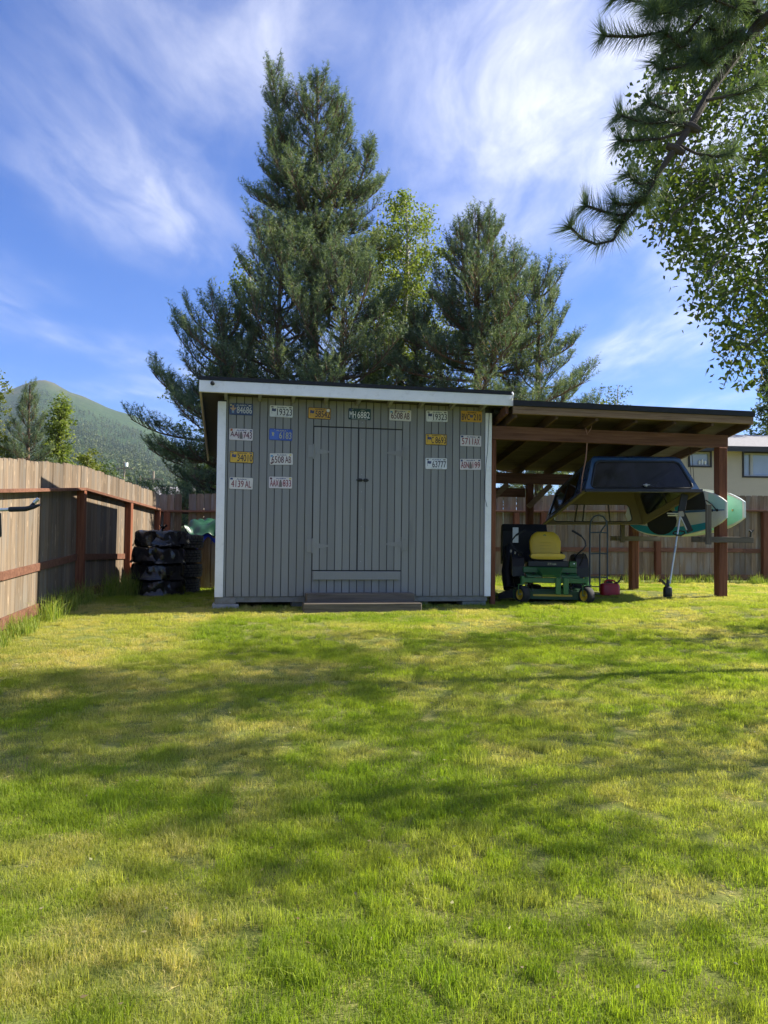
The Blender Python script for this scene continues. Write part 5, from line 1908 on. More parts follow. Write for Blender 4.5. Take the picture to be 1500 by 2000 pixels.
# ------------------------------------------------------------------ neighbour's house beyond the fence
HY = 34.0
hz_e = at(1450, 876, HY).z
hx0 = at(1285, 900, HY).x
house = thing('house', 'tan stucco house with grey hip roof and dark-framed windows beyond the fence', 'house', (hx0, HY, 0.0), R(3))
HW, HD = 17.0, 9.0
wins = []
for (a, b, c, d_) in ((1348, 883, 1389, 909), (1457, 885, 1528, 929)):
    p0, p1 = at(a, d_, HY), at(c, b, HY)
    wins.append((p0.x - hx0, p1.x - hx0, p0.z, p1.z))
# wall with openings, built from strips
mb = MB()
xs_ = [0.0] + [q for w_ in wins for q in (w_[0], w_[1])] + [HW]
for k in range(0, len(xs_) - 1):
    if k % 2 == 0:
        mb.box(xs_[k], xs_[k + 1], 0.0, 0.2, 0.0, hz_e)
    else:
        w_ = wins[k // 2]
        mb.box(xs_[k], xs_[k + 1], 0.0, 0.2, 0.0, w_[2])
        mb.box(xs_[k], xs_[k + 1], 0.0, 0.2, w_[3], hz_e)
mb.box(0.0, 0.2, 0.2, HD, 0.0, hz_e)
mb.box(HW - 0.2, HW, 0.2, HD, 0.0, hz_e)
mb.box(0.2, HW - 0.2, HD - 0.2, HD, 0.0, hz_e)
mb.obj('wall', MT['stucco'], house)
for k, w_ in enumerate(wins):
    x0, x1, z0, z1 = w_
    f = MB()
    e = 0.07
    for (a, b, c, d_) in ((x0 - e, x1 + e, z0 - e, z0), (x0 - e, x1 + e, z1, z1 + e), (x0 - e, x0, z0, z1), (x1, x1 + e, z0, z1)):
        f.box(a, b, -0.05, -0.003, c, d_)
    wf = f.obj('window', MT['dark_trim'], house)
    f = MB()
    e = 0.05
    for (a, b, c, d_) in ((x0, x1, z0, z0 + e), (x0, x1, z1 - e, z1), (x0, x0 + e, z0 + e, z1 - e), (x1 - e, x1, z0 + e, z1 - e)):
        f.box(a, b, 0.03, 0.09, c, d_)
    if k == 1:
        m_ = x0 + (x1 - x0) * 0.235
        f.box(m_ - 0.06, m_ + 0.06, 0.025, 0.095, z0 + e, z1 - e)
    f.obj('sash', MT['light_frame'], wf)
    MB().box(x0, x1, 0.10, 0.115, z0, z1).obj('pane', MT['house_glass'], wf)
    if k == 0:
        f = MB()
        for q in range(3):
            xq = x1 - 0.45 + q * 0.13
            f.lathe([(0.0, z0 + 0.06), (0.045, z0 + 0.06), (0.05, z0 + 0.2), (0.025, z0 + 0.24 + 0.05 * (q % 2)), (0, z0 + 0.25 + 0.05 * (q % 2))], 10, Matrix.Translation((xq, 0.06, 0)))
        f.obj('sill_bottles', MT['white'], wf)
ov = 0.6
rz = hz_e + 0.02
rf = MB()
ridge = [(HW * 0.30, HD / 2, rz + 1.25), (HW * 0.80, HD / 2, rz + 1.25)]
rf.add([(-ov, -ov, rz), (HW + ov, -ov, rz), (HW + ov, HD + ov, rz), (-ov, HD + ov, rz), ridge[0], ridge[1]], [(0, 1, 5, 4), (1, 2, 5), (2, 3, 4, 5), (3, 0, 4), (0, 3, 2, 1)])
rfo = rf.obj('roof', MT['shingle'], house)
f = MB()
f.box(-ov - 0.02, HW + ov + 0.02, -ov - 0.04, -ov - 0.001, rz - 0.20, rz + 0.03)
f.box(-ov - 0.04, -ov - 0.001, -ov, HD + ov, rz - 0.20, rz + 0.03)
f.obj('fascia', MT['dark_trim'], rfo)
pv = at(1424, 857, HY - 0.2)
MB().tube([(pv.x - hx0 - 0.6, 0.4, rz + 0.15), (pv.x - hx0 - 0.6, 0.4, rz + 0.75), (pv.x - hx0 + 0.2, 0.4, rz + 0.78)], 0.03, 6).obj('vent_pipe', MT['steel'], rfo)

# small roof and utility poles beyond the left corner
hq = at(322, 965, 60)
sh = thing('house', 'distant low house with grey roof over the fence corner', 'house', (hq.x, 60, 0.0), R(5))
MB().box(-2.6, 2.6, 0, 6, 0, hq.z - 0.1).obj('wall', MT['stucco'], sh)
mb = MB()
mb.add([(-3, -0.4, hq.z - 0.15), (3, -0.4, hq.z - 0.15), (3, 6.4, hq.z - 0.15), (-3, 6.4, hq.z - 0.15), (-2.4, 3, hq.z + 0.75), (2.4, 3, hq.z + 0.75)], [(0, 1, 5, 4), (1, 2, 5), (2, 3, 4, 5), (3, 0, 4), (0, 3, 2, 1)])
mb.obj('roof', MT['shingle'], sh)
tops = []
for k, (px_, py_, Y) in enumerate(((243, 902, 95), (274, 929, 130), (300, 920, 80))):
    tp = at(px_, py_, Y)
    up_ = thing('utility_pole', ['utility pole with a pale transformer above the fence', 'slender far utility pole between the other two', 'bare utility pole above the fence corner'][k], 'pole', (tp.x, Y, 0), 0.0, 'utility poles beyond the fence')
    MB().tube([(0, 0, -0.3), (0, 0, tp.z)], [0.16, 0.11], 8).obj('shaft', MT['pole'], up_)
    MB().box(-1.0, 1.0, -0.06, 0.06, tp.z - 0.9, tp.z - 0.75).obj('cross_arm', MT['pole'], up_)
    if k == 0:
        MB().lathe([(0, tp.z - 0.1), (0.2, tp.z - 0.1), (0.2, tp.z - 0.6), (0, tp.z - 0.62)], 10, Matrix.Translation((0.3, -0.1, 0))).obj('transformer', MT['white'], up_)
    tops.append(Vector((tp.x, Y, tp.z - 0.75)))
wire = MB()
for dz in (0.0, -0.5):
    for a, b in ((tops[2], tops[0]), (tops[0], tops[1]), (tops[0], Vector((-48, 90, 6)))):
        pts = [a + (b - a) * (k / 8) + Vector((0, 0, dz - 1.2 * (1 - (2 * k / 8 - 1) ** 2))) for k in range(9)]
        wire.tube(pts, 0.02, 4)
tag(wire.obj('overhead_wire', MT['black']), 'thin overhead wires strung between the utility poles', 'wire')


# ------------------------------------------------------------------ trees
def unit(v):
    return v / np.maximum(np.linalg.norm(v, axis=-1, keepdims=True), 1e-9)


def needles(P, D, L, K, nl, w, rng, spread=0.75):
    """K flat needles along each shoot: returns vertices, triangles"""
    n = len(P)
    t = rng.random((n, K))
    base = P[:, None] + D[:, None] * (L[:, None] * t)[..., None]
    rnd = unit(rng.normal(size=(n, K, 3)))
    per = unit(rnd - D[:, None] * np.sum(rnd * D[:, None], -1, keepdims=True))
    dirn = unit(D[:, None] * (1 - spread) + per * spread + rng.normal(size=(n, K, 3)) * 0.08)
    ln = nl * rng.uniform(0.75, 1.15, (n, K, 1))
    side = unit(np.cross(dirn, rng.normal(size=(n, K, 3)))) * w / 2
    V = np.stack([base - side, base + side, base + dirn * ln], 2)
    return V.reshape(-1, 3), np.arange(n * K * 3).reshape(-1, 3)


def rot_about(v, k, a):
    k = k.normalized()
    return v * math.cos(a) + k.cross(v) * math.sin(a) + k * k.dot(v) * (1 - math.cos(a))


class Pine:
    def __init__(self, seed):
        self.r = random.Random(seed)
        self.wood = MB()
        self.P, self.D, self.L, self.T = [], [], [], []

    def shoot(self, p, d, l, tint=None):
        self.P.append(tuple(p)); self.D.append(tuple(d.normalized())); self.L.append(l)
        self.T.append(self.r.random() if tint is None else tint)

    def branch(self, p, d, length, up_curve=0.45, rad=0.03, dens=1.0, droop=0.0):
        r = self.r
        n = 6
        pts = [p.copy()]
        dd = d.normalized()
        for k in range(n):
            pts.append(pts[-1] + dd * (length / n))
            dd = (dd + Vector((r.uniform(-.12, .12), r.uniform(-.12, .12), (up_curve - droop * (1 if k < 2 else 0)) * 0.33))).normalized()
        self.wood.tube(pts, [max(0.006, rad * (1 - 0.8 * k / n)) for k in range(n + 1)], 4, cap=False)
        # twigs
        s = (0.20 if length < 0.7 else 0.28) * length
        sgn = 1
        while s < length:
            f = s / length * n
            i = min(int(f), n - 1)
            q = pts[i] + (pts[i + 1] - pts[i]) * (f - i)
            bd = (pts[i + 1] - pts[i]).normalized()
            tl = max(0.16, (0.60 * (1 - s / length) + 0.20) * min(length, 2.2) * r.uniform(0.5, 1.05) * 0.62)
            td = rot_about(bd, Vector((0, 0, 1)), sgn * R(r.uniform(28, 62)))
            td = (td + Vector((0, 0, r.uniform(-0.05, 0.45)))).normalized()
            self.twig(q, td, tl, dens)
            sgn = -sgn
            s += r.uniform(0.075, 0.13) / dens
        self.twig(pts[-1] - dd * 0.1, (dd + Vector((0, 0, 0.35))).normalized(), 0.25, dens)

    def twig(self, p, d, l, dens=1.0):
        r = self.r
        e = p + d * l + Vector((0, 0, 0.10 * l))
        self.wood.tube([p, (p + e) / 2 + Vector((0, 0, -0.02 * l)), e], [0.010, 0.008, 0.005], 3, cap=False)
        s = 0.10
        while s < l:
            q = p + (e - p) * (s / l)
            sd = (d * 0.55 + Vector((r.uniform(-.6, .6), r.uniform(-.6, .6), r.uniform(0.3, 1.15)))).normalized()
            self.shoot(q, sd, r.uniform(0.16, 0.30))
            s += r.uniform(0.11, 0.19) / dens
        self.shoot(e - d * 0.04, (d + Vector((0, 0, 0.5))).normalized(), r.uniform(0.24, 0.36))

    def leader(self, p, top, R_, h0, dens=1.0, prof=None, rad=0.10, step=0.31, side=None):
        """a stem from p to top with whorls of branches above height h0"""
        r = self.r
        n = 10
        pts = []
        for k in range(n + 1):
            t = k / n
            q = p.lerp(top, t)
            wob = 0.10 * math.sin(t * 5 + r.random()) * (1 - t)
            pts.append(q + Vector((wob * 0.5, wob * 0.4, 0)))
        self.wood.tube(pts, [rad * (1 - 0.9 * (k / n)) + 0.012 for k in range(n + 1)], 8, cap=False)
        z = h0
        H = top.z
        while z < H - 0.25:
            t = (z - h0) / max(0.5, (H - h0))
            tt = (z - p.z) / (H - p.z)
            i = min(int(tt * n), n - 1)
            c = pts[i].lerp(pts[i + 1], tt * n - i)
            k = r.choice((4, 5, 5, 6))
            a0 = r.random() * 6.28
            for j in range(k):
                a = a0 + 6.283 * j / k + r.uniform(-.3, .3)
                ln = R_ * (prof(t) if prof else (1 - 0.86 * t)) * r.uniform(0.48, 1.14)
                if side is not None:
                    ln *= 1 + 0.25 * math.cos(a - side)
                el = R(-2 + 42 * t * t + r.uniform(-10, 14))
                d = Vector((math.cos(a) * math.cos(el), math.sin(a) * math.cos(el), math.sin(el)))
                if ln > 0.16:
                    self.branch(c + Vector((0, 0, r.uniform(-.1, .1))), d, ln, 0.20 + 0.40 * t, 0.012 + 0.014 * ln, dens, droop=0.25 * (1 - t))
            z += step * 1.3 * r.uniform(0.8, 1.25) * (1 - 0.35 * t)
        # top plume
        for k in range(10):
            q = pts[-1] - (pts[-1] - pts[-2]).normalized() * (0.07 * k)
            self.shoot(q, Vector((r.uniform(-.25, .25), r.uniform(-.25, .25), 1)), 0.24)

    def build(self, name, label, base, K=24, nl=0.088, w=0.013, group=None, bark='bark'):
        o = thing(name, label, 'pine tree', base, 0.0, group)
        self.wood.obj('trunk', MT[bark], o, smooth=True)
        rng = np.random.default_rng(self.r.randrange(9999))
        P, D, L = np.array(self.P), np.array(self.D), np.array(self.L)
        V, F = needles(P, D, L, K, nl, w, rng, 0.58)
        # brighter towards fresh shoot tips only by chance of the shoot itself
        tint = np.repeat(np.array(self.T), K * 3)
        me = np_mesh('crown', V, F, MT['needle'], tint)
        link('crown', me, o)
        return len(P)


def pine_at(px, Y, top_py, R_, seed, label, h0=1.2, leaders=(), prof=None, dens=1.45, side=None, K=24, bark='bark', group='pines behind the shed'):
    b = at(px, 1000, Y)
    z0 = gz(b.x, Y)
    top = at(px, top_py, Y)
    T_ = Pine(seed)
    H = top.z - z0
    T_.leader(Vector((0, 0, -0.1)), Vector((0.02 * H * 0, 0, H)), R_, h0, dens, prof, rad=0.06 + 0.010 * H, side=side)
    for (dpx, tpy, zs, rr_) in leaders:
        q = at(px + dpx, tpy, Y)
        T_.leader(Vector((0.03, 0, zs)), Vector((q.x - b.x, T_.r.uniform(-0.5, 0.5), q.z - z0)), rr_, zs + 0.9, dens, None, 0.05)
    n = T_.build('pine_tree', label, (b.x, Y, z0), K=K, group=group, bark=bark)
    return n


tot = 0
tot += pine_at(608, 18.6, 148, 1.75, 21, 'tallest pine with several upright leaders rising behind the shed roof', 6.9,
               leaders=((-78, 138, 6.9, 1.2), (62, 185, 6.9, 1.25), (120, 275, 6.6, 1.2), (-85, 255, 7.2, 0.9)), prof=lambda t: 1.0 if t < 0.45 else max(0.1, 1.0 - 0.9 * (t - 0.45) / 0.55))
tot += pine_at(540, 17.2, 490, 2.4, 22, 'broad bushy pine standing left of the tallest pine', 1.6, prof=lambda t: math.sqrt(max(0.06, 1 - t ** 1.7)))
tot += pine_at(430, 17.0, 600, 2.35, 23, 'low spreading pine whose boughs reach out past the shed eave', 0.9, prof=lambda t: 1.0 - 0.72 * t, side=math.pi)
tot += pine_at(665, 17.3, 500, 2.3, 24, 'bushy pine between the tallest pine and the orange-barked pine', 1.8, prof=lambda t: math.sqrt(max(0.06, 1 - t ** 1.7)))
tot += pine_at(930, 17.8, 415, 2.6, 25, 'orange-barked pine behind the carport end of the shed', 2.6, leaders=((38, 425, 4.6, 1.0), (-36, 445, 4.4, 1.0), (85, 480, 4.0, 1.1)), prof=lambda t: 1.0 if t < 0.2 else max(0.1, 1 - 0.9 * (t - 0.2) / 0.8), bark='pine_bark')
tot += pine_at(1050, 18.4, 540, 2.0, 26, 'smaller pine at the right flank of the orange-barked pine', 1.8, prof=lambda t: 1.0 - 0.7 * t)
tot += pine_at(810, 18.0, 620, 1.6, 27, 'slim pine filling the gap left of the orange-barked pine', 2.0, prof=lambda t: 1.0 - 0.7 * t)
print('pine shoots', tot)


def leaf_cards(C, size, rng, hang=0.5, shape='oval', wide=0.62):
    """leaves of 4 triangles, folded along the midrib"""
    n = len(C)
    axis = unit(rng.normal(size=(n, 3)) * np.array([1, 1, 0.6]) + np.array([0, 0, -hang]))
    side = unit(np.cross(axis, rng.normal(size=(n, 3))))
    nrm = np.cross(axis, side)
    s = (size * rng.uniform(0.65, 1.2, n))[:, None]
    p0 = C
    tip = C + axis * s
    m1 = C + axis * s * 0.36 + side * s * wide * 0.5 + nrm * s * 0.08
    m2 = C + axis * s * 0.36 - side * s * wide * 0.5 + nrm * s * 0.08
    mid = C + axis * s * 0.42
    V = np.stack([p0, m1, tip, m2, mid], 1).reshape(-1, 3)
    o = (np.arange(n) * 5)[:, None]
    F = np.concatenate([o + np.array([[0, 4, 1]]), o + np.array([[4, 2, 1]]), o + np.array([[0, 3, 4]]), o + np.array([[4, 3, 2]])], 0)
    return V, F


def broadleaf(name, label, base, H, Rc, seed, mat, leaf=0.06, n_br=60, per=150, h0=0.25, cone=False, bark='birch_bark', group=None, lean=(0, 0), hang=0.6, droop=0.35, clip=None, cat='birch tree', spread=0.16, sprays=False, stem=1.0):
    r = random.Random(seed)
    rng = np.random.default_rng(seed)
    wood_ = MB()
    tp = Vector((lean[0], lean[1], H * 0.96))
    pts = [Vector((0, 0, -0.2)).lerp(tp, k / 9) + Vector((0.08 * math.sin(k * 1.1 + seed), 0.08 * math.cos(k * 1.3), 0)) for k in range(10)]
    r0 = (0.035 + 0.013 * H) * stem
    wood_.tube(pts, [r0 * (1 - 0.88 * k / 9) for k in range(10)], 8, cap=False)
    cl, cr_, ct = [], [], []
    for b in range(n_br):
        t = h0 + (0.98 - h0) * (b + r.random()) / n_br
        i = min(int(t * 9), 8)
        c = pts[i].lerp(pts[i + 1], t * 9 - i)
        a = b * 2.399 + r.uniform(-.5, .5)
        q = (t - h0) / (1 - h0)
        prof = (1 - q) ** 1.15 + 0.03 if cone else math.sqrt(max(0.02, 1 - (2 * q - 0.75) ** 2 / 1.6)) * (1.0 if q < 0.8 else (1 - q) / 0.2 * 0.6 + 0.4)
        ln = Rc * prof * r.uniform(0.55, 1.1)
        el = R(r.uniform(-8, 28)) if cone else R(r.uniform(15, 50))
        d = Vector((math.cos(a) * math.cos(el), math.sin(a) * math.cos(el), math.sin(el)))
        bp = [c]
        dd = d
        m = 6
        for k in range(m):
            bp.append(bp[-1] + dd * ln / m)
            dd = (dd + Vector((r.uniform(-.18, .18), r.uniform(-.18, .18), -droop * (0.25 + 0.2 * k)))).normalized()
        if clip is not None:
            okp = clip(np.array([tuple(q_) for q_ in bp]) + np.array(base))
            cut = next((q_ for q_ in range(1, m + 1) if not okp[q_]), m + 1)
            if cut < 2:
                continue
        else:
            cut = m + 1
        wood_.tube(bp[:cut], [max(0.004, 0.012 * stem * ln * (1 - 0.85 * k / m)) for k in range(m + 1)][:cut], 4, cap=False)
        ncl = max(3, int(5 * ln))
        for j in range(ncl):
            f = r.uniform(0.25, 1.0) * m
            i2 = min(int(f), m - 1)
            cc_ = bp[i2].lerp(bp[i2 + 1], f - i2) + Vector((r.gauss(0, spread), r.gauss(0, spread), r.gauss(0, spread)))
            cl.append(tuple(cc_)); cr_.append(r.uniform(0.5, 1.2)); ct.append(r.random())
    if sprays:
        # long hanging sprays at the lawn side of the crown
        made = 0
        B_ = Vector(base)
        while made < 280:
            Y_ = r.uniform(4.9, 7.6)
            q_ = at(r.uniform(1180, 1640), r.uniform(-160, 720), Y_)
            if not keep_birch(np.array([tuple(q_)]))[0] or r.random() < 0.25:
                continue
            made += 1
            loc = q_ - B_
            tw_ = [loc + Vector((r.uniform(0.15, 0.45), r.uniform(-0.1, 0.2), r.uniform(0.1, 0.35))), loc + Vector((0.06, 0.0, 0.10)), loc, loc + Vector((-0.05, 0.0, -0.14))]
            wood_.tube(tw_, [0.006, 0.005, 0.004, 0.003], 4, cap=False)
            for q2 in tw_[1:]:
                cl.append(tuple(q2)); cr_.append(r.uniform(0.45, 0.85)); ct.append(r.random())
                cl.append(tuple(q2)); cr_.append(r.uniform(0.45, 0.85)); ct.append(r.random())
    cl = np.array(cl); cr_ = np.array(cr_); ct = np.array(ct)
    if clip is not None:
        keep = clip(cl + np.array(base))
        cl, cr_, ct = cl[keep], cr_[keep], ct[keep]
    tot_n = int(per * n_br) + (22000 if sprays else 0)
    w_ = rng.integers(0, len(cl), tot_n)
    off_ = np.clip(rng.normal(size=(tot_n, 3)), -1.7, 1.7) * np.array([1, 1, 0.9]) * (spread * 0.85 * cr_[w_])[:, None]
    C = cl[w_] + off_
    V, F = leaf_cards(C, leaf, rng, hang)
    tint = np.repeat(np.clip(0.65 * ct[w_] + 0.35 * rng.random(tot_n), 0, 1), 5)
    o = thing(name, label, cat, base, 0.0, group)
    wood_.obj('trunk', MT[bark], o, smooth=True)
    link('crown', np_mesh('crown', V, F, mat, tint), o)
    return o


def bl_at(px, Y, top_py, Rc, seed, label, mat='birch_leaf', **kw):
    b = at(px, 1000, Y)
    z0 = gz(b.x, Y)
    H = at(px, top_py, Y).z - z0
    return broadleaf(kw.pop('name', 'birch_tree'), label, (b.x, Y, z0), H, Rc, seed, MT[mat], **kw)


bl_at(785, 19.6, 348, 1.75, 31, 'tall birch with loose yellow-green crown between the two main pines', leaf=0.085, n_br=110, per=230, h0=0.3)
bl_at(735, 21.5, 400, 1.5, 32, 'yellowing birch showing behind the tallest pine', 'yellow_leaf', leaf=0.085, n_br=60, per=140, h0=0.3)
bl_at(485, 19.8, 490, 1.7, 33, 'birch peeping out left of the tallest pine', leaf=0.085, n_br=60, per=140, h0=0.3)
bl_at(430, 19.5, 655, 1.5, 34, 'low leafy birch behind the spreading pine', leaf=0.08, n_br=50, per=130, h0=0.2)
bl_at(1205, 34, 738, 1.7, 35, 'pale airy tree showing above the carport roof', 'poplar_leaf', leaf=0.12, n_br=44, per=60, h0=0.3, name='poplar_tree', cat='tree')
bl_at(1165, 30, 768, 1.5, 36, 'yellow-green shrub crown just above the carport roof', 'yellow_leaf', leaf=0.11, n_br=36, per=80, h0=0.3, name='leafy_tree', cat='tree')
# trees over the left fence
pine_at(52, 30, 752, 1.9, 41, 'pointed conifer standing over the lit fence', 0.6, prof=lambda t: (1 - t) ** 0.9 + 0.05, dens=1.5, group=None)
bl_at(112, 31, 768, 1.8, 42, 'shorter yellow-tinged poplar beside the pointed conifer', 'birch_leaf', leaf=0.13, n_br=110, per=110, h0=0.08, droop=0.05, cone=True, name='poplar_tree', cat='tree', bark='bark', hang=0.2)
bl_at(-32, 30, 712, 1.3, 43, 'yellow-green tree on the other side of the pointed conifer', 'yellow_leaf', leaf=0.13, n_br=90, per=100, h0=0.08, droop=0.1, name='poplar_tree', cat='tree', bark='bark', hang=0.2)
bl_at(168, 34, 878, 1.3, 44, 'low yellow-green shrub peeping over the fence', 'yellow_leaf', leaf=0.12, n_br=60, per=90, h0=0.05, name='leafy_shrub', cat='shrub', bark='bark', hang=0.2, droop=0.1)
bl_at(205, 42, 905, 1.6, 45, 'small dark shrub next to the yellow-green shrub', 'poplar_leaf', leaf=0.14, n_br=50, per=80, h0=0.05, name='leafy_shrub', cat='shrub', bark='bark', hang=0.2, droop=0.1)
# tree beyond the neighbour's house
bl_at(1500, 44, 685, 3.0, 46, 'tall leafy poplar behind the tan house', 'poplar_leaf', leaf=0.16, n_br=110, per=130, h0=0.15, droop=0.1, name='poplar_tree', cat='tree', bark='bark', hang=0.2, cone=True)
bl_at(1575, 40, 660, 2.6, 47, 'leafy poplar farther along behind the tan house', 'poplar_leaf', leaf=0.16, n_br=80, per=110, h0=0.15, droop=0.1, name='poplar_tree', cat='tree', bark='bark', hang=0.2)
# low pine between shed and left corner, beyond the fence
pine_at(408, 22.0, 905, 1.7, 28, 'low dark pine seen over the fence corner', 0.4, prof=lambda t: 1 - 0.6 * t)


# ------------------------------------------------------------------ trees standing right of the lawn
def keep_birch(Pw):
    """the crown hangs into the picture only where the photo shows it"""
    px = 750 + 1500 * Pw[:, 0] / np.maximum(Pw[:, 1], 0.3)
    py = 1046 - 1500 * (Pw[:, 2] - CAM_Z) / np.maximum(Pw[:, 1], 0.3)
    lim = np.interp(py, [-400, 0, 120, 200, 300, 380, 450, 520, 600, 660, 760], [1260, 1345, 1305, 1250, 1215, 1265, 1290, 1350, 1385, 1405, 1440])
    return (px > lim) & (py < 735)


bB = (5.3, 7.2)
bBz = gz(*bB)
broadleaf('birch_tree', 'overhanging birch with fluttering leaves reaching in over the lawn', (bB[0], bB[1], bBz), 8.6, 3.0, 51, MT['near_leaf'], leaf=0.055, n_br=110, per=130, h0=0.30, droop=0.42, hang=0.8, clip=keep_birch, spread=0.17, sprays=True, bark='twig', stem=0.55)
bD = (8.0, 5.6)  # unseen birch, added so its crown shades the middle of the lawn
broadleaf('birch_tree', 'unseen birch added right of the lawn to shade its middle', (bD[0], bD[1], gz(*bD)), 7.0, 2.5, 53, MT['near_leaf'], leaf=0.085, n_br=110, per=52, h0=0.16, droop=0.3, stem=0.5)
bC = (9.2, 9.4)
broadleaf('birch_tree', 'birch standing farther right behind the overhanging birch', (bC[0], bC[1], gz(*bC)), 8.0, 2.4, 52, MT['near_leaf'], leaf=0.085, n_br=80, per=70, h0=0.2, droop=0.3, stem=0.5, clip=lambda Pw: (750 + 1500 * Pw[:, 0] / Pw[:, 1] > 1560))

# near pine whose bough hangs into the picture
nbase = Vector((3.3, 1.1, 0))
nbase.z = gz(nbase.x, nbase.y)
NP = Pine(61)
NP.leader(Vector((0, 0, -0.1)), Vector((0.1, 0.1, 8.0)), 1.7, 4.8, 0.8, prof=lambda t: 1 - 0.7 * t, rad=0.16, step=0.5)
far_P, far_D, far_L, far_T = NP.P, NP.D, NP.L, NP.T
NP.P, NP.D, NP.L, NP.T = [], [], [], []
BY = 2.75


def bq(px, py, dy=0.0):
    return at(px, py, BY + dy) - nbase


main = [Vector((0.0, 0.0, 3.6)), bq(1620, -60, -0.2), bq(1480, 50, 0.05), bq(1402, 157, 0.08), bq(1377, 196, 0.05), bq(1349, 246), bq(1318, 291), bq(1284, 342), bq(1237, 414), bq(1200, 454)]
NP.wood.tube(main, [0.05, 0.028, 0.021, 0.016, 0.0145, 0.0135, 0.012, 0.0095, 0.007, 0.005], 8)
for q in (bq(1349, 248), bq(1318, 291)):
    NP.wood.tube([q + Vector((-0.03, 0, 0.012)), q, q + Vector((0.035, 0, -0.015))], [0.011, 0.019, 0.011], 9)
TW = [([(1300, 62), (1276, 66), (1240, 72), (1184, 70)], 0.55), ([(1345, 248), (1300, 238), (1262, 241), (1214, 226)], 0.45), ([(1345, 215), (1312, 221), (1270, 201)], 0.4),
      ([(1337, 257), (1290, 271), (1240, 274), (1216, 274)], 0.12), ([(1284, 342), (1262, 360), (1246, 358), (1232, 345)], 0.5), ([(1230, 420), (1203, 420), (1175, 412), (1148, 403)], 0.5),
      ([(1214, 440), (1197, 470), (1164, 477), (1136, 466), (1116, 446)], 0.62), ([(1250, 392), (1225, 400), (1205, 398)], 0.4), ([(1330, 285), (1360, 300), (1400, 306), (1425, 300)], 0.35),
      ([(1380, 196), (1410, 190), (1450, 182), (1475, 170)], 0.35), ([(1262, 372), (1240, 396), (1215, 430)], 0.55), ([(1290, 330), (1275, 360), (1262, 385)], 0.5), ([(1300, 240), (1270, 232), (1235, 240)], 0.5), ([(1330, 10), (1300, 8), (1260, 6), (1205, -6)], 0.5),
      ([(1370, 30), (1345, 60), (1310, 85), (1285, 120)], 0.5), ([(1400, 90), (1370, 110), (1335, 130), (1300, 135)], 0.5), ([(1455, 60), (1430, 90), (1400, 120)], 0.5)]
rs2 = random.Random(5)
for k in range(24):
    x0, y0 = rs2.uniform(1310, 1520), rs2.uniform(-60, 120)
    TW.append(([(x0, y0), (x0 - rs2.uniform(10, 30), y0 + rs2.uniform(-5, 20)), (x0 - rs2.uniform(35, 75), y0 + rs2.uniform(-15, 30))], rs2.uniform(0.35, 0.6)))
big_P, big_D, big_L, big_T = [], [], [], []
for k, (pl_, dn) in enumerate(TW):
    dy = rs2.uniform(-0.12, 0.25) if k > 11 else rs2.uniform(-0.05, 0.05)
    pts = [bq(a, b, dy * i / len(pl_)) for i, (a, b) in enumerate(pl_)]
    NP.wood.tube(pts, [0.0065] + [0.0055] * (len(pts) - 1), 6)
    nseg = len(pts) - 1
    for i in range(nseg):
        if i == 0 and dn < 0.36 and k < 12:
            continue
        d_ = pts[i + 1] - pts[i]
        m = max(2, int(d_.length / 0.022))
        for j in range(m):
            big_P.append(tuple(pts[i] + d_ * (j / m)))
            big_D.append(tuple(d_.normalized()))
            big_L.append(0.03)
            big_T.append(rs2.uniform(0.1, 0.75))
    for j in range(3):
        big_P.append(tuple(pts[-1])); big_D.append(tuple((pts[-1] - pts[-2]).normalized())); big_L.append(0.015); big_T.append(rs2.uniform(0.3, 0.9))
np_o = thing('pine_tree', 'long-needled pine whose bough hangs in over the lawn beside the overhanging birch', 'pine tree', nbase)
NP.wood.obj('trunk', MT['dark_bark'], np_o, smooth=True)
rng = np.random.default_rng(77)
V1, F1 = needles(np.array(far_P), np.array(far_D), np.array(far_L), 14, 0.085, 0.012, rng)
V2, F2 = needles(np.array(big_P), np.array(big_D), np.array(big_L), 46, 0.086, 0.0024, rng, 0.66)
t1_ = np.repeat(np.array(far_T), 14 * 3)
t2_ = np.repeat(np.array(big_T) * 0.8, 46 * 3)
link('crown', np_mesh('crown', V1, F1, MT['needle'], t1_), np_o)
link('bough', np_mesh('bough', V2, F2, MT['needle'], t2_), np_o)
print('near needles', len(F2))


# ------------------------------------------------------------------ grass
def vnoise(x, y, s, seed):
    """smooth value noise"""
    rr = np.random.default_rng(seed)
    G = rr.random((64, 64))
    u, v = x / s, y / s
    i, j = np.floor(u).astype(int), np.floor(v).astype(int)
    fu, fv = u - i, v - j
    fu, fv = fu * fu * (3 - 2 * fu), fv * fv * (3 - 2 * fv)
    a = G[i % 64, j % 64]; b = G[(i + 1) % 64, j % 64]; c = G[i % 64, (j + 1) % 64]; d = G[(i + 1) % 64, (j + 1) % 64]
    return (a * (1 - fu) + b * fu) * (1 - fv) + (c * (1 - fu) + d * fu) * fv


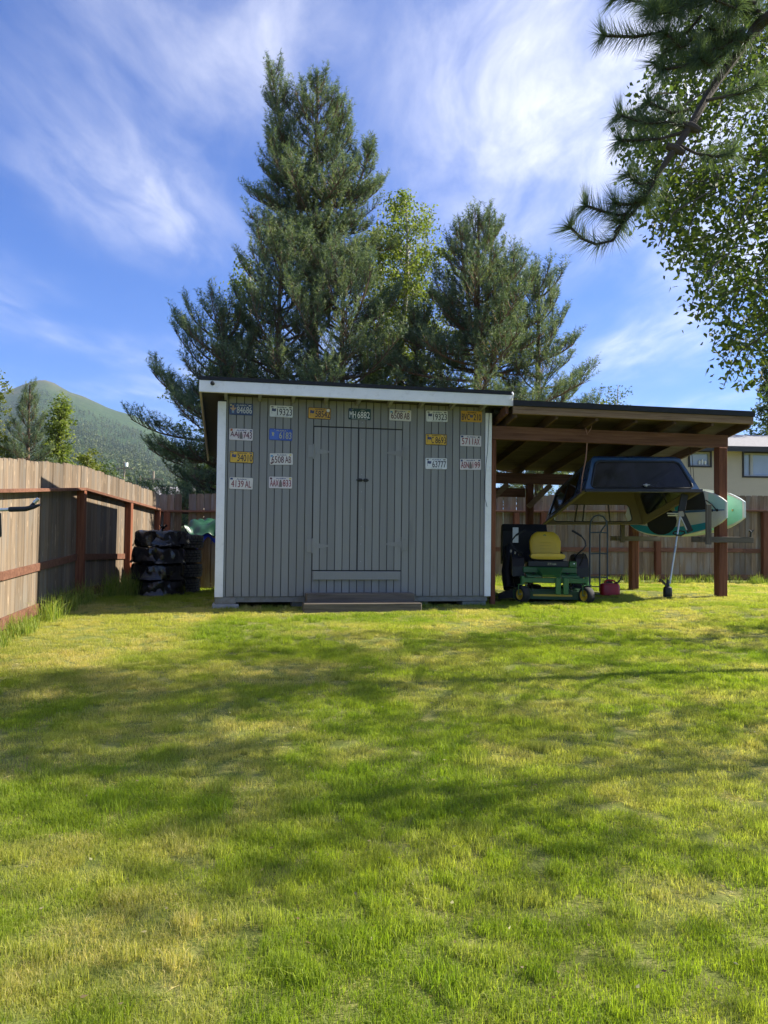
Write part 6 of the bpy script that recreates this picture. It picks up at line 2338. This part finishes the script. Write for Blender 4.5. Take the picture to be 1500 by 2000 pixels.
def blades(n, rad, h0, h1, w, rng, lean=0.5):
    a = rng.random(n) * 6.283
    r_ = rad * np.sqrt(rng.random(n))
    x, y = r_ * np.cos(a), r_ * np.sin(a)
    h = rng.uniform(h0, h1, n)
    ld = rng.random(n) * 6.283
    lm = np.abs(rng.normal(0, lean, n)) * h
    dx, dy = np.cos(ld) * lm, np.sin(ld) * lm
    fa = rng.random(n) * 6.283
    sx, sy = np.cos(fa) * w / 2, np.sin(fa) * w / 2
    z = np.zeros(n)
    b0 = np.stack([x - sx, y - sy, z - 0.005], -1)
    b1 = np.stack([x + sx, y + sy, z - 0.005], -1)
    m0 = np.stack([x - sx * 0.8 + dx * 0.35, y - sy * 0.8 + dy * 0.35, h * 0.6], -1)
    m1 = np.stack([x + sx * 0.8 + dx * 0.35, y + sy * 0.8 + dy * 0.35, h * 0.6], -1)
    tp = np.stack([x + dx, y + dy, h * (1 - 0.25 * np.minimum(1, lm / np.maximum(h, 1e-6)))], -1)
    V = np.stack([b0, b1, m0, m1, tp], 1).reshape(-1, 3)
    o = (np.arange(n) * 5)[:, None]
    F = np.concatenate([o + np.array([[0, 1, 3]]), o + np.array([[0, 3, 2]]), o + np.array([[2, 3, 4]])], 0)
    return V, F


def build_grass():
    rng = np.random.default_rng(9)
    tufts = bpy.data.collections.new('grass_tufts')        # never linked to the scene, only instanced
    for k in range(8):
        V, F = blades(150, 0.135, 0.020, 0.060, 0.0036, rng, 0.75)
        me = np_mesh('tuft', V, F, MT['grass_blade'])
        at_ = me.attributes.new('blade', 'FLOAT', 'POINT')
        at_.data.foreach_set('value', np.repeat(rng.random(150), 5).astype(np.float32))
        tufts.objects.link(bpy.data.objects.new('tuft_%02d' % k, me))
    for k in range(4):                                      # denser, a little longer
        V, F = blades(130, 0.09, 0.045, 0.105, 0.0040, rng, 0.5)
        me = np_mesh('tuft', V, F, MT['grass_blade'])
        at_ = me.attributes.new('blade', 'FLOAT', 'POINT')
        at_.data.foreach_set('value', np.repeat(rng.random(130), 5).astype(np.float32))
        tufts.objects.link(bpy.data.objects.new('tuft_%02d' % (8 + k), me))
    for k in range(4):                                      # flat straw and clippings between the blades
        V, F = blades(70, 0.13, 0.008, 0.022, 0.0030, rng, 3.2)
        V[:, 2] = np.maximum(V[:, 2] * 0.8, 0.001) + 0.004 * rng.random(len(V))
        me = np_mesh('tuft', V, F, MT['grass_blade'])
        at_ = me.attributes.new('blade', 'FLOAT', 'POINT')
        at_.data.foreach_set('value', np.repeat(rng.random(70), 5).astype(np.float32))
        tufts.objects.link(bpy.data.objects.new('tuft_%02d' % (12 + k), me))
    pts = []
    for (xa, xb, ya, yb, dn) in ((-3.9, 4.5, 1.2, 4.0, 290), (-4.4, 6.5, 4.0, 7.5, 190), (-4.6, 8.5, 7.5, 11.5, 130), (-4.6, 10.5, 11.5, 17.2, 55), (-4.0, 5.0, -1.5, 1.2, 40), (4.5, 10.5, 1.0, 7.5, 22)):
        n = int((xb - xa) * (yb - ya) * dn)
        pts.append(np.stack([rng.uniform(xa, xb, n), rng.uniform(ya, yb, n)], -1))
    P = np.concatenate(pts)
    x, y = P[:, 0], P[:, 1]
    # keep clear of fence line, shed floor and bare earth
    fx = np.interp(y, [q[1] for q in FENCE_L], [q[0] for q in FENCE_L])
    ok = x > fx + 0.02
    yb_ = np.interp(x, [q[0] for q in FENCE_B], [q[1] for q in FENCE_B])
    ok &= y < yb_ - 0.03
    lx = (x - SH_O.x) * math.cos(YAW) + (y - SH_O.y) * math.sin(YAW)
    ly = -(x - SH_O.x) * math.sin(YAW) + (y - SH_O.y) * math.cos(YAW)
    ok &= ~((lx > 0.0) & (lx < SW) & (ly > 0.05) & (ly < SD))
    ok &= ~((lx > 1.05) & (lx < 3.05) & (ly > -0.60) & (ly < 0.1))
    ok &= ~((np.hypot(x - tw.x, y - tw.y) < 0.36) | (np.hypot(x - tc.x, y - tc.y) < 0.36))
    dirt = vnoise(x + 50, y + 50, 0.33, 71)
    inside = (lx > SW) & (lx < 7.4) & (ly > 0.35) & (ly < 2.7)
    ok &= ~(inside & (dirt > 0.35))
    ok &= ~(dirt > 0.975)
    P = P[ok]
    x, y = P[:, 0], P[:, 1]
    n = len(P)
    big = vnoise(x + 40, y + 40, 1.25, 72)
    mid = vnoise(x + 40, y + 40, 0.42, 73)
    sml = vnoise(x + 40, y + 40, 0.16, 74)
    dry = np.clip((0.42 * big + 0.33 * mid + 0.25 * sml - 0.46) * 2.9, 0, 1)
    # worn, straw-coloured spots that the lawn has: before the steps, along the fence, under the carport edge
    for (cx, cy, rx, ry, k) in ((-0.62, 8.25, 0.75, 0.22, 0.9), (-0.55, 8.75, 0.7, 0.2, 0.7), (-3.3, 8.2, 0.6, 1.5, 0.75), (0.7, 7.2, 0.35, 0.5, 0.6), (4.6, 11.6, 1.2, 0.8, 0.8), (1.7, 4.2, 0.8, 0.9, 0.45), (3.3, 4.4, 0.9, 0.9, 0.55), (-2.6, 6.6, 0.9, 0.6, 0.4)):
        dry = np.maximum(dry, k * np.exp(-(((x - cx) / rx) ** 2 + ((y - cy) / ry) ** 2)) * (0.6 + 0.6 * sml))
    lush = np.exp(-(((x + 1.45) / 0.75) ** 2 + ((y - 8.0) / 0.55) ** 2)) + 0.8 * np.exp(-(((x - 0.1) / 0.7) ** 2 + ((y - 2.9) / 0.6) ** 2))
    tint = np.clip(0.28 + 0.55 * vnoise(x + 7, y + 5, 0.9, 76) + 0.22 * (rng.random(n) - 0.5) + 0.15 * dry - 0.22 * np.minimum(lush, 1), 0, 1)
    dry = np.clip(dry * (1 - 0.8 * np.minimum(lush, 1)) + 0.22 * (rng.random(n) - 0.4), 0, 1)
    idx = rng.integers(0, 8, n)
    long_ = (rng.random(n) < 0.05 + 0.4 * np.minimum(lush, 1))
    idx = np.where(long_, rng.integers(8, 12, n), idx)
    flatt = rng.random(n) < 0.16 + 0.34 * dry
    idx = np.where(flatt, rng.integers(12, 16, n), idx)
    dry = np.where(flatt, np.clip(dry + 0.45 + 0.3 * rng.random(n), 0, 1), dry)
    scl = np.interp(np.hypot(x, y), [2, 5, 10, 17], [0.62, 0.66, 0.70, 0.75]) * (0.84 + 0.30 * vnoise(x + 3, y + 60, 0.5, 77)) * rng.uniform(0.85, 1.15, n) * (1 - 0.22 * dry)
    z = g(x, y)
    me = bpy.data.meshes.new('lawn_grass')
    me.vertices.add(n)
    me.vertices.foreach_set('co', np.stack([x, y, z], -1).astype(np.float32).ravel())
    for nm, arr in (('tint', tint), ('dry', dry), ('scl', scl), ('ang', rng.random(n) * 6.283)):
        a = me.attributes.new(nm, 'FLOAT', 'POINT')
        a.data.foreach_set('value', arr.astype(np.float32))
    a = me.attributes.new('idx', 'INT', 'POINT')
    a.data.foreach_set('value', idx.astype(np.int32))
    o = link('lawn_grass', me)
    tag(o, 'short patchy lawn of green and straw-coloured grass', 'grass', kind='stuff')
    ng = bpy.data.node_groups.new('grass_scatter', 'GeometryNodeTree')
    ng.interface.new_socket('Geometry', in_out='INPUT', socket_type='NodeSocketGeometry')
    ng.interface.new_socket('Geometry', in_out='OUTPUT', socket_type='NodeSocketGeometry')
    N_ = ng.nodes
    gi, go = N_.new('NodeGroupInput'), N_.new('NodeGroupOutput')
    ci = N_.new('GeometryNodeCollectionInfo')
    ci.inputs['Collection'].default_value = tufts
    ci.inputs['Separate Children'].default_value = True
    ci.inputs['Reset Children'].default_value = True
    ip = N_.new('GeometryNodeInstanceOnPoints')
    ip.inputs['Pick Instance'].default_value = True

    def named(nm, ty):
        q = N_.new('GeometryNodeInputNamedAttribute')
        q.data_type = ty
        q.inputs['Name'].default_value = nm
        return [s for s in q.outputs if s.enabled and s.name == 'Attribute'][0]
    cx = N_.new('ShaderNodeCombineXYZ')
    ng.links.new(named('ang', 'FLOAT'), cx.inputs[2])
    ng.links.new(gi.outputs[0], ip.inputs['Points'])
    ng.links.new(ci.outputs[0], ip.inputs['Instance'])
    ng.links.new(named('idx', 'INT'), ip.inputs['Instance Index'])
    ng.links.new(cx.outputs[0], ip.inputs['Rotation'])
    ng.links.new(named('scl', 'FLOAT'), ip.inputs['Scale'])
    ng.links.new(ip.outputs[0], go.inputs[0])
    md = o.modifiers.new('scatter', 'NODES')
    md.node_group = ng
    print('grass tufts', n)


build_grass()


def clump(label, spots, h, n, seed, w=0.006, lean=0.6, name='tall_grass'):
    rng = np.random.default_rng(seed)
    Vs, Fs, o_ = [], [], 0
    T_ = []
    for (x, y, rad, hk) in spots:
        V, F = blades(n, rad, h * hk * 0.45, h * hk, w, rng, lean)
        V = V + np.array([x, y, 0])
        V[:, 2] += g(V[:, 0], V[:, 1])
        Vs.append(V); Fs.append(F + o_); o_ += len(V)
        T_.append(np.repeat(rng.random(n), 5))
    me = np_mesh(name, np.concatenate(Vs), np.concatenate(Fs), MT['weed'], np.concatenate(T_))
    tag(link(name, me), label, 'grass', kind='stuff')


rw = random.Random(3)
sp = []
for k in range(26):
    y = rw.uniform(7.2, 10.7)
    x = float(np.interp(y, [q[1] for q in FENCE_L], [q[0] for q in FENCE_L])) + rw.uniform(0.10, 0.30)
    sp.append((x, y, 0.10, rw.uniform(0.35, 1.0) * (1.0 if 8.6 < y < 10.6 else 0.6)))
clump('tall unmown grass along the foot of the lit fence', sp, 0.42, 70, 1)
sp = [(-4.2 + rw.uniform(0.05, 0.5), rw.uniform(11.2, 12.6), 0.13, rw.uniform(0.6, 1.0)) for k in range(16)]
clump('tall shaded grass beside the wrapped tyres', sp, 0.50, 80, 2)
sp = [(rw.uniform(2.2, 9.5), 0, 0.14, rw.uniform(0.3, 1.0)) for k in range(60)]
sp = [(x, float(np.interp(x, [q[0] for q in FENCE_B], [q[1] for q in FENCE_B])) - rw.uniform(0.15, 0.4), r_, h_) for (x, _, r_, h_) in sp]
clump('weeds along the foot of the weathered fence', sp, 0.34, 60, 3)
sp = [in_shed(rw.uniform(-0.1, SW), rw.uniform(-0.12, 0.02)) for k in range(34)]
clump('grass fringe under the edge of the shed', [(p_.x, p_.y, 0.09, rw.uniform(0.3, 1.0)) for p_ in sp], 0.09, 40, 4, w=0.005)

def litter():
    rng = np.random.default_rng(15)
    n = 420
    y = 1.9 + 8.0 * rng.random(n) ** 1.3
    x = rng.uniform(-0.55, 0.55, n) * y
    C = np.stack([x, y, g(x, y) + rng.uniform(0.02, 0.045, n)], -1)
    V, F = leaf_cards(C, 0.022, rng, 0.0, wide=0.6)
    V[:, 2] = np.repeat(C[:, 2], 5) + (V[:, 2] - np.repeat(C[:, 2], 5)) * 0.4
    me = np_mesh('fallen_leaves', V, F, leaf_mat('dry_fallen_leaf', (0.14, 0.09, 0.04), (0.24, 0.18, 0.08), (0.36, 0.34, 0.16), 0.2), np.repeat(rng.random(n), 5))
    tag(link('fallen_leaves', me), 'dry little leaves scattered through the grass', 'leaves', kind='stuff')


litter()

# ------------------------------------------------------------------ air between here and the mountain
def build_haze():
    m = bpy.data.materials.new('thin_haze')
    m.use_nodes = True
    t = NT(m.node_tree)
    t.n.remove(t.n['Principled BSDF'])
    pv = t.node('ShaderNodeVolumePrincipled')
    pv.inputs['Color'].default_value = (0.68, 0.82, 1.0, 1)
    pv.inputs['Density'].default_value = 0.00008
    pv.inputs['Anisotropy'].default_value = 0.2
    t.l.new(pv.outputs[0], t.n['Material Output'].inputs['Volume'])
    mb = MB().box(-7000, 7000, -7000, 7000, -620, 720)
    tag(mb.obj('haze', m), 'thin pale summer haze', 'haze', kind='stuff')


HAZE = True
if HAZE:
    build_haze()
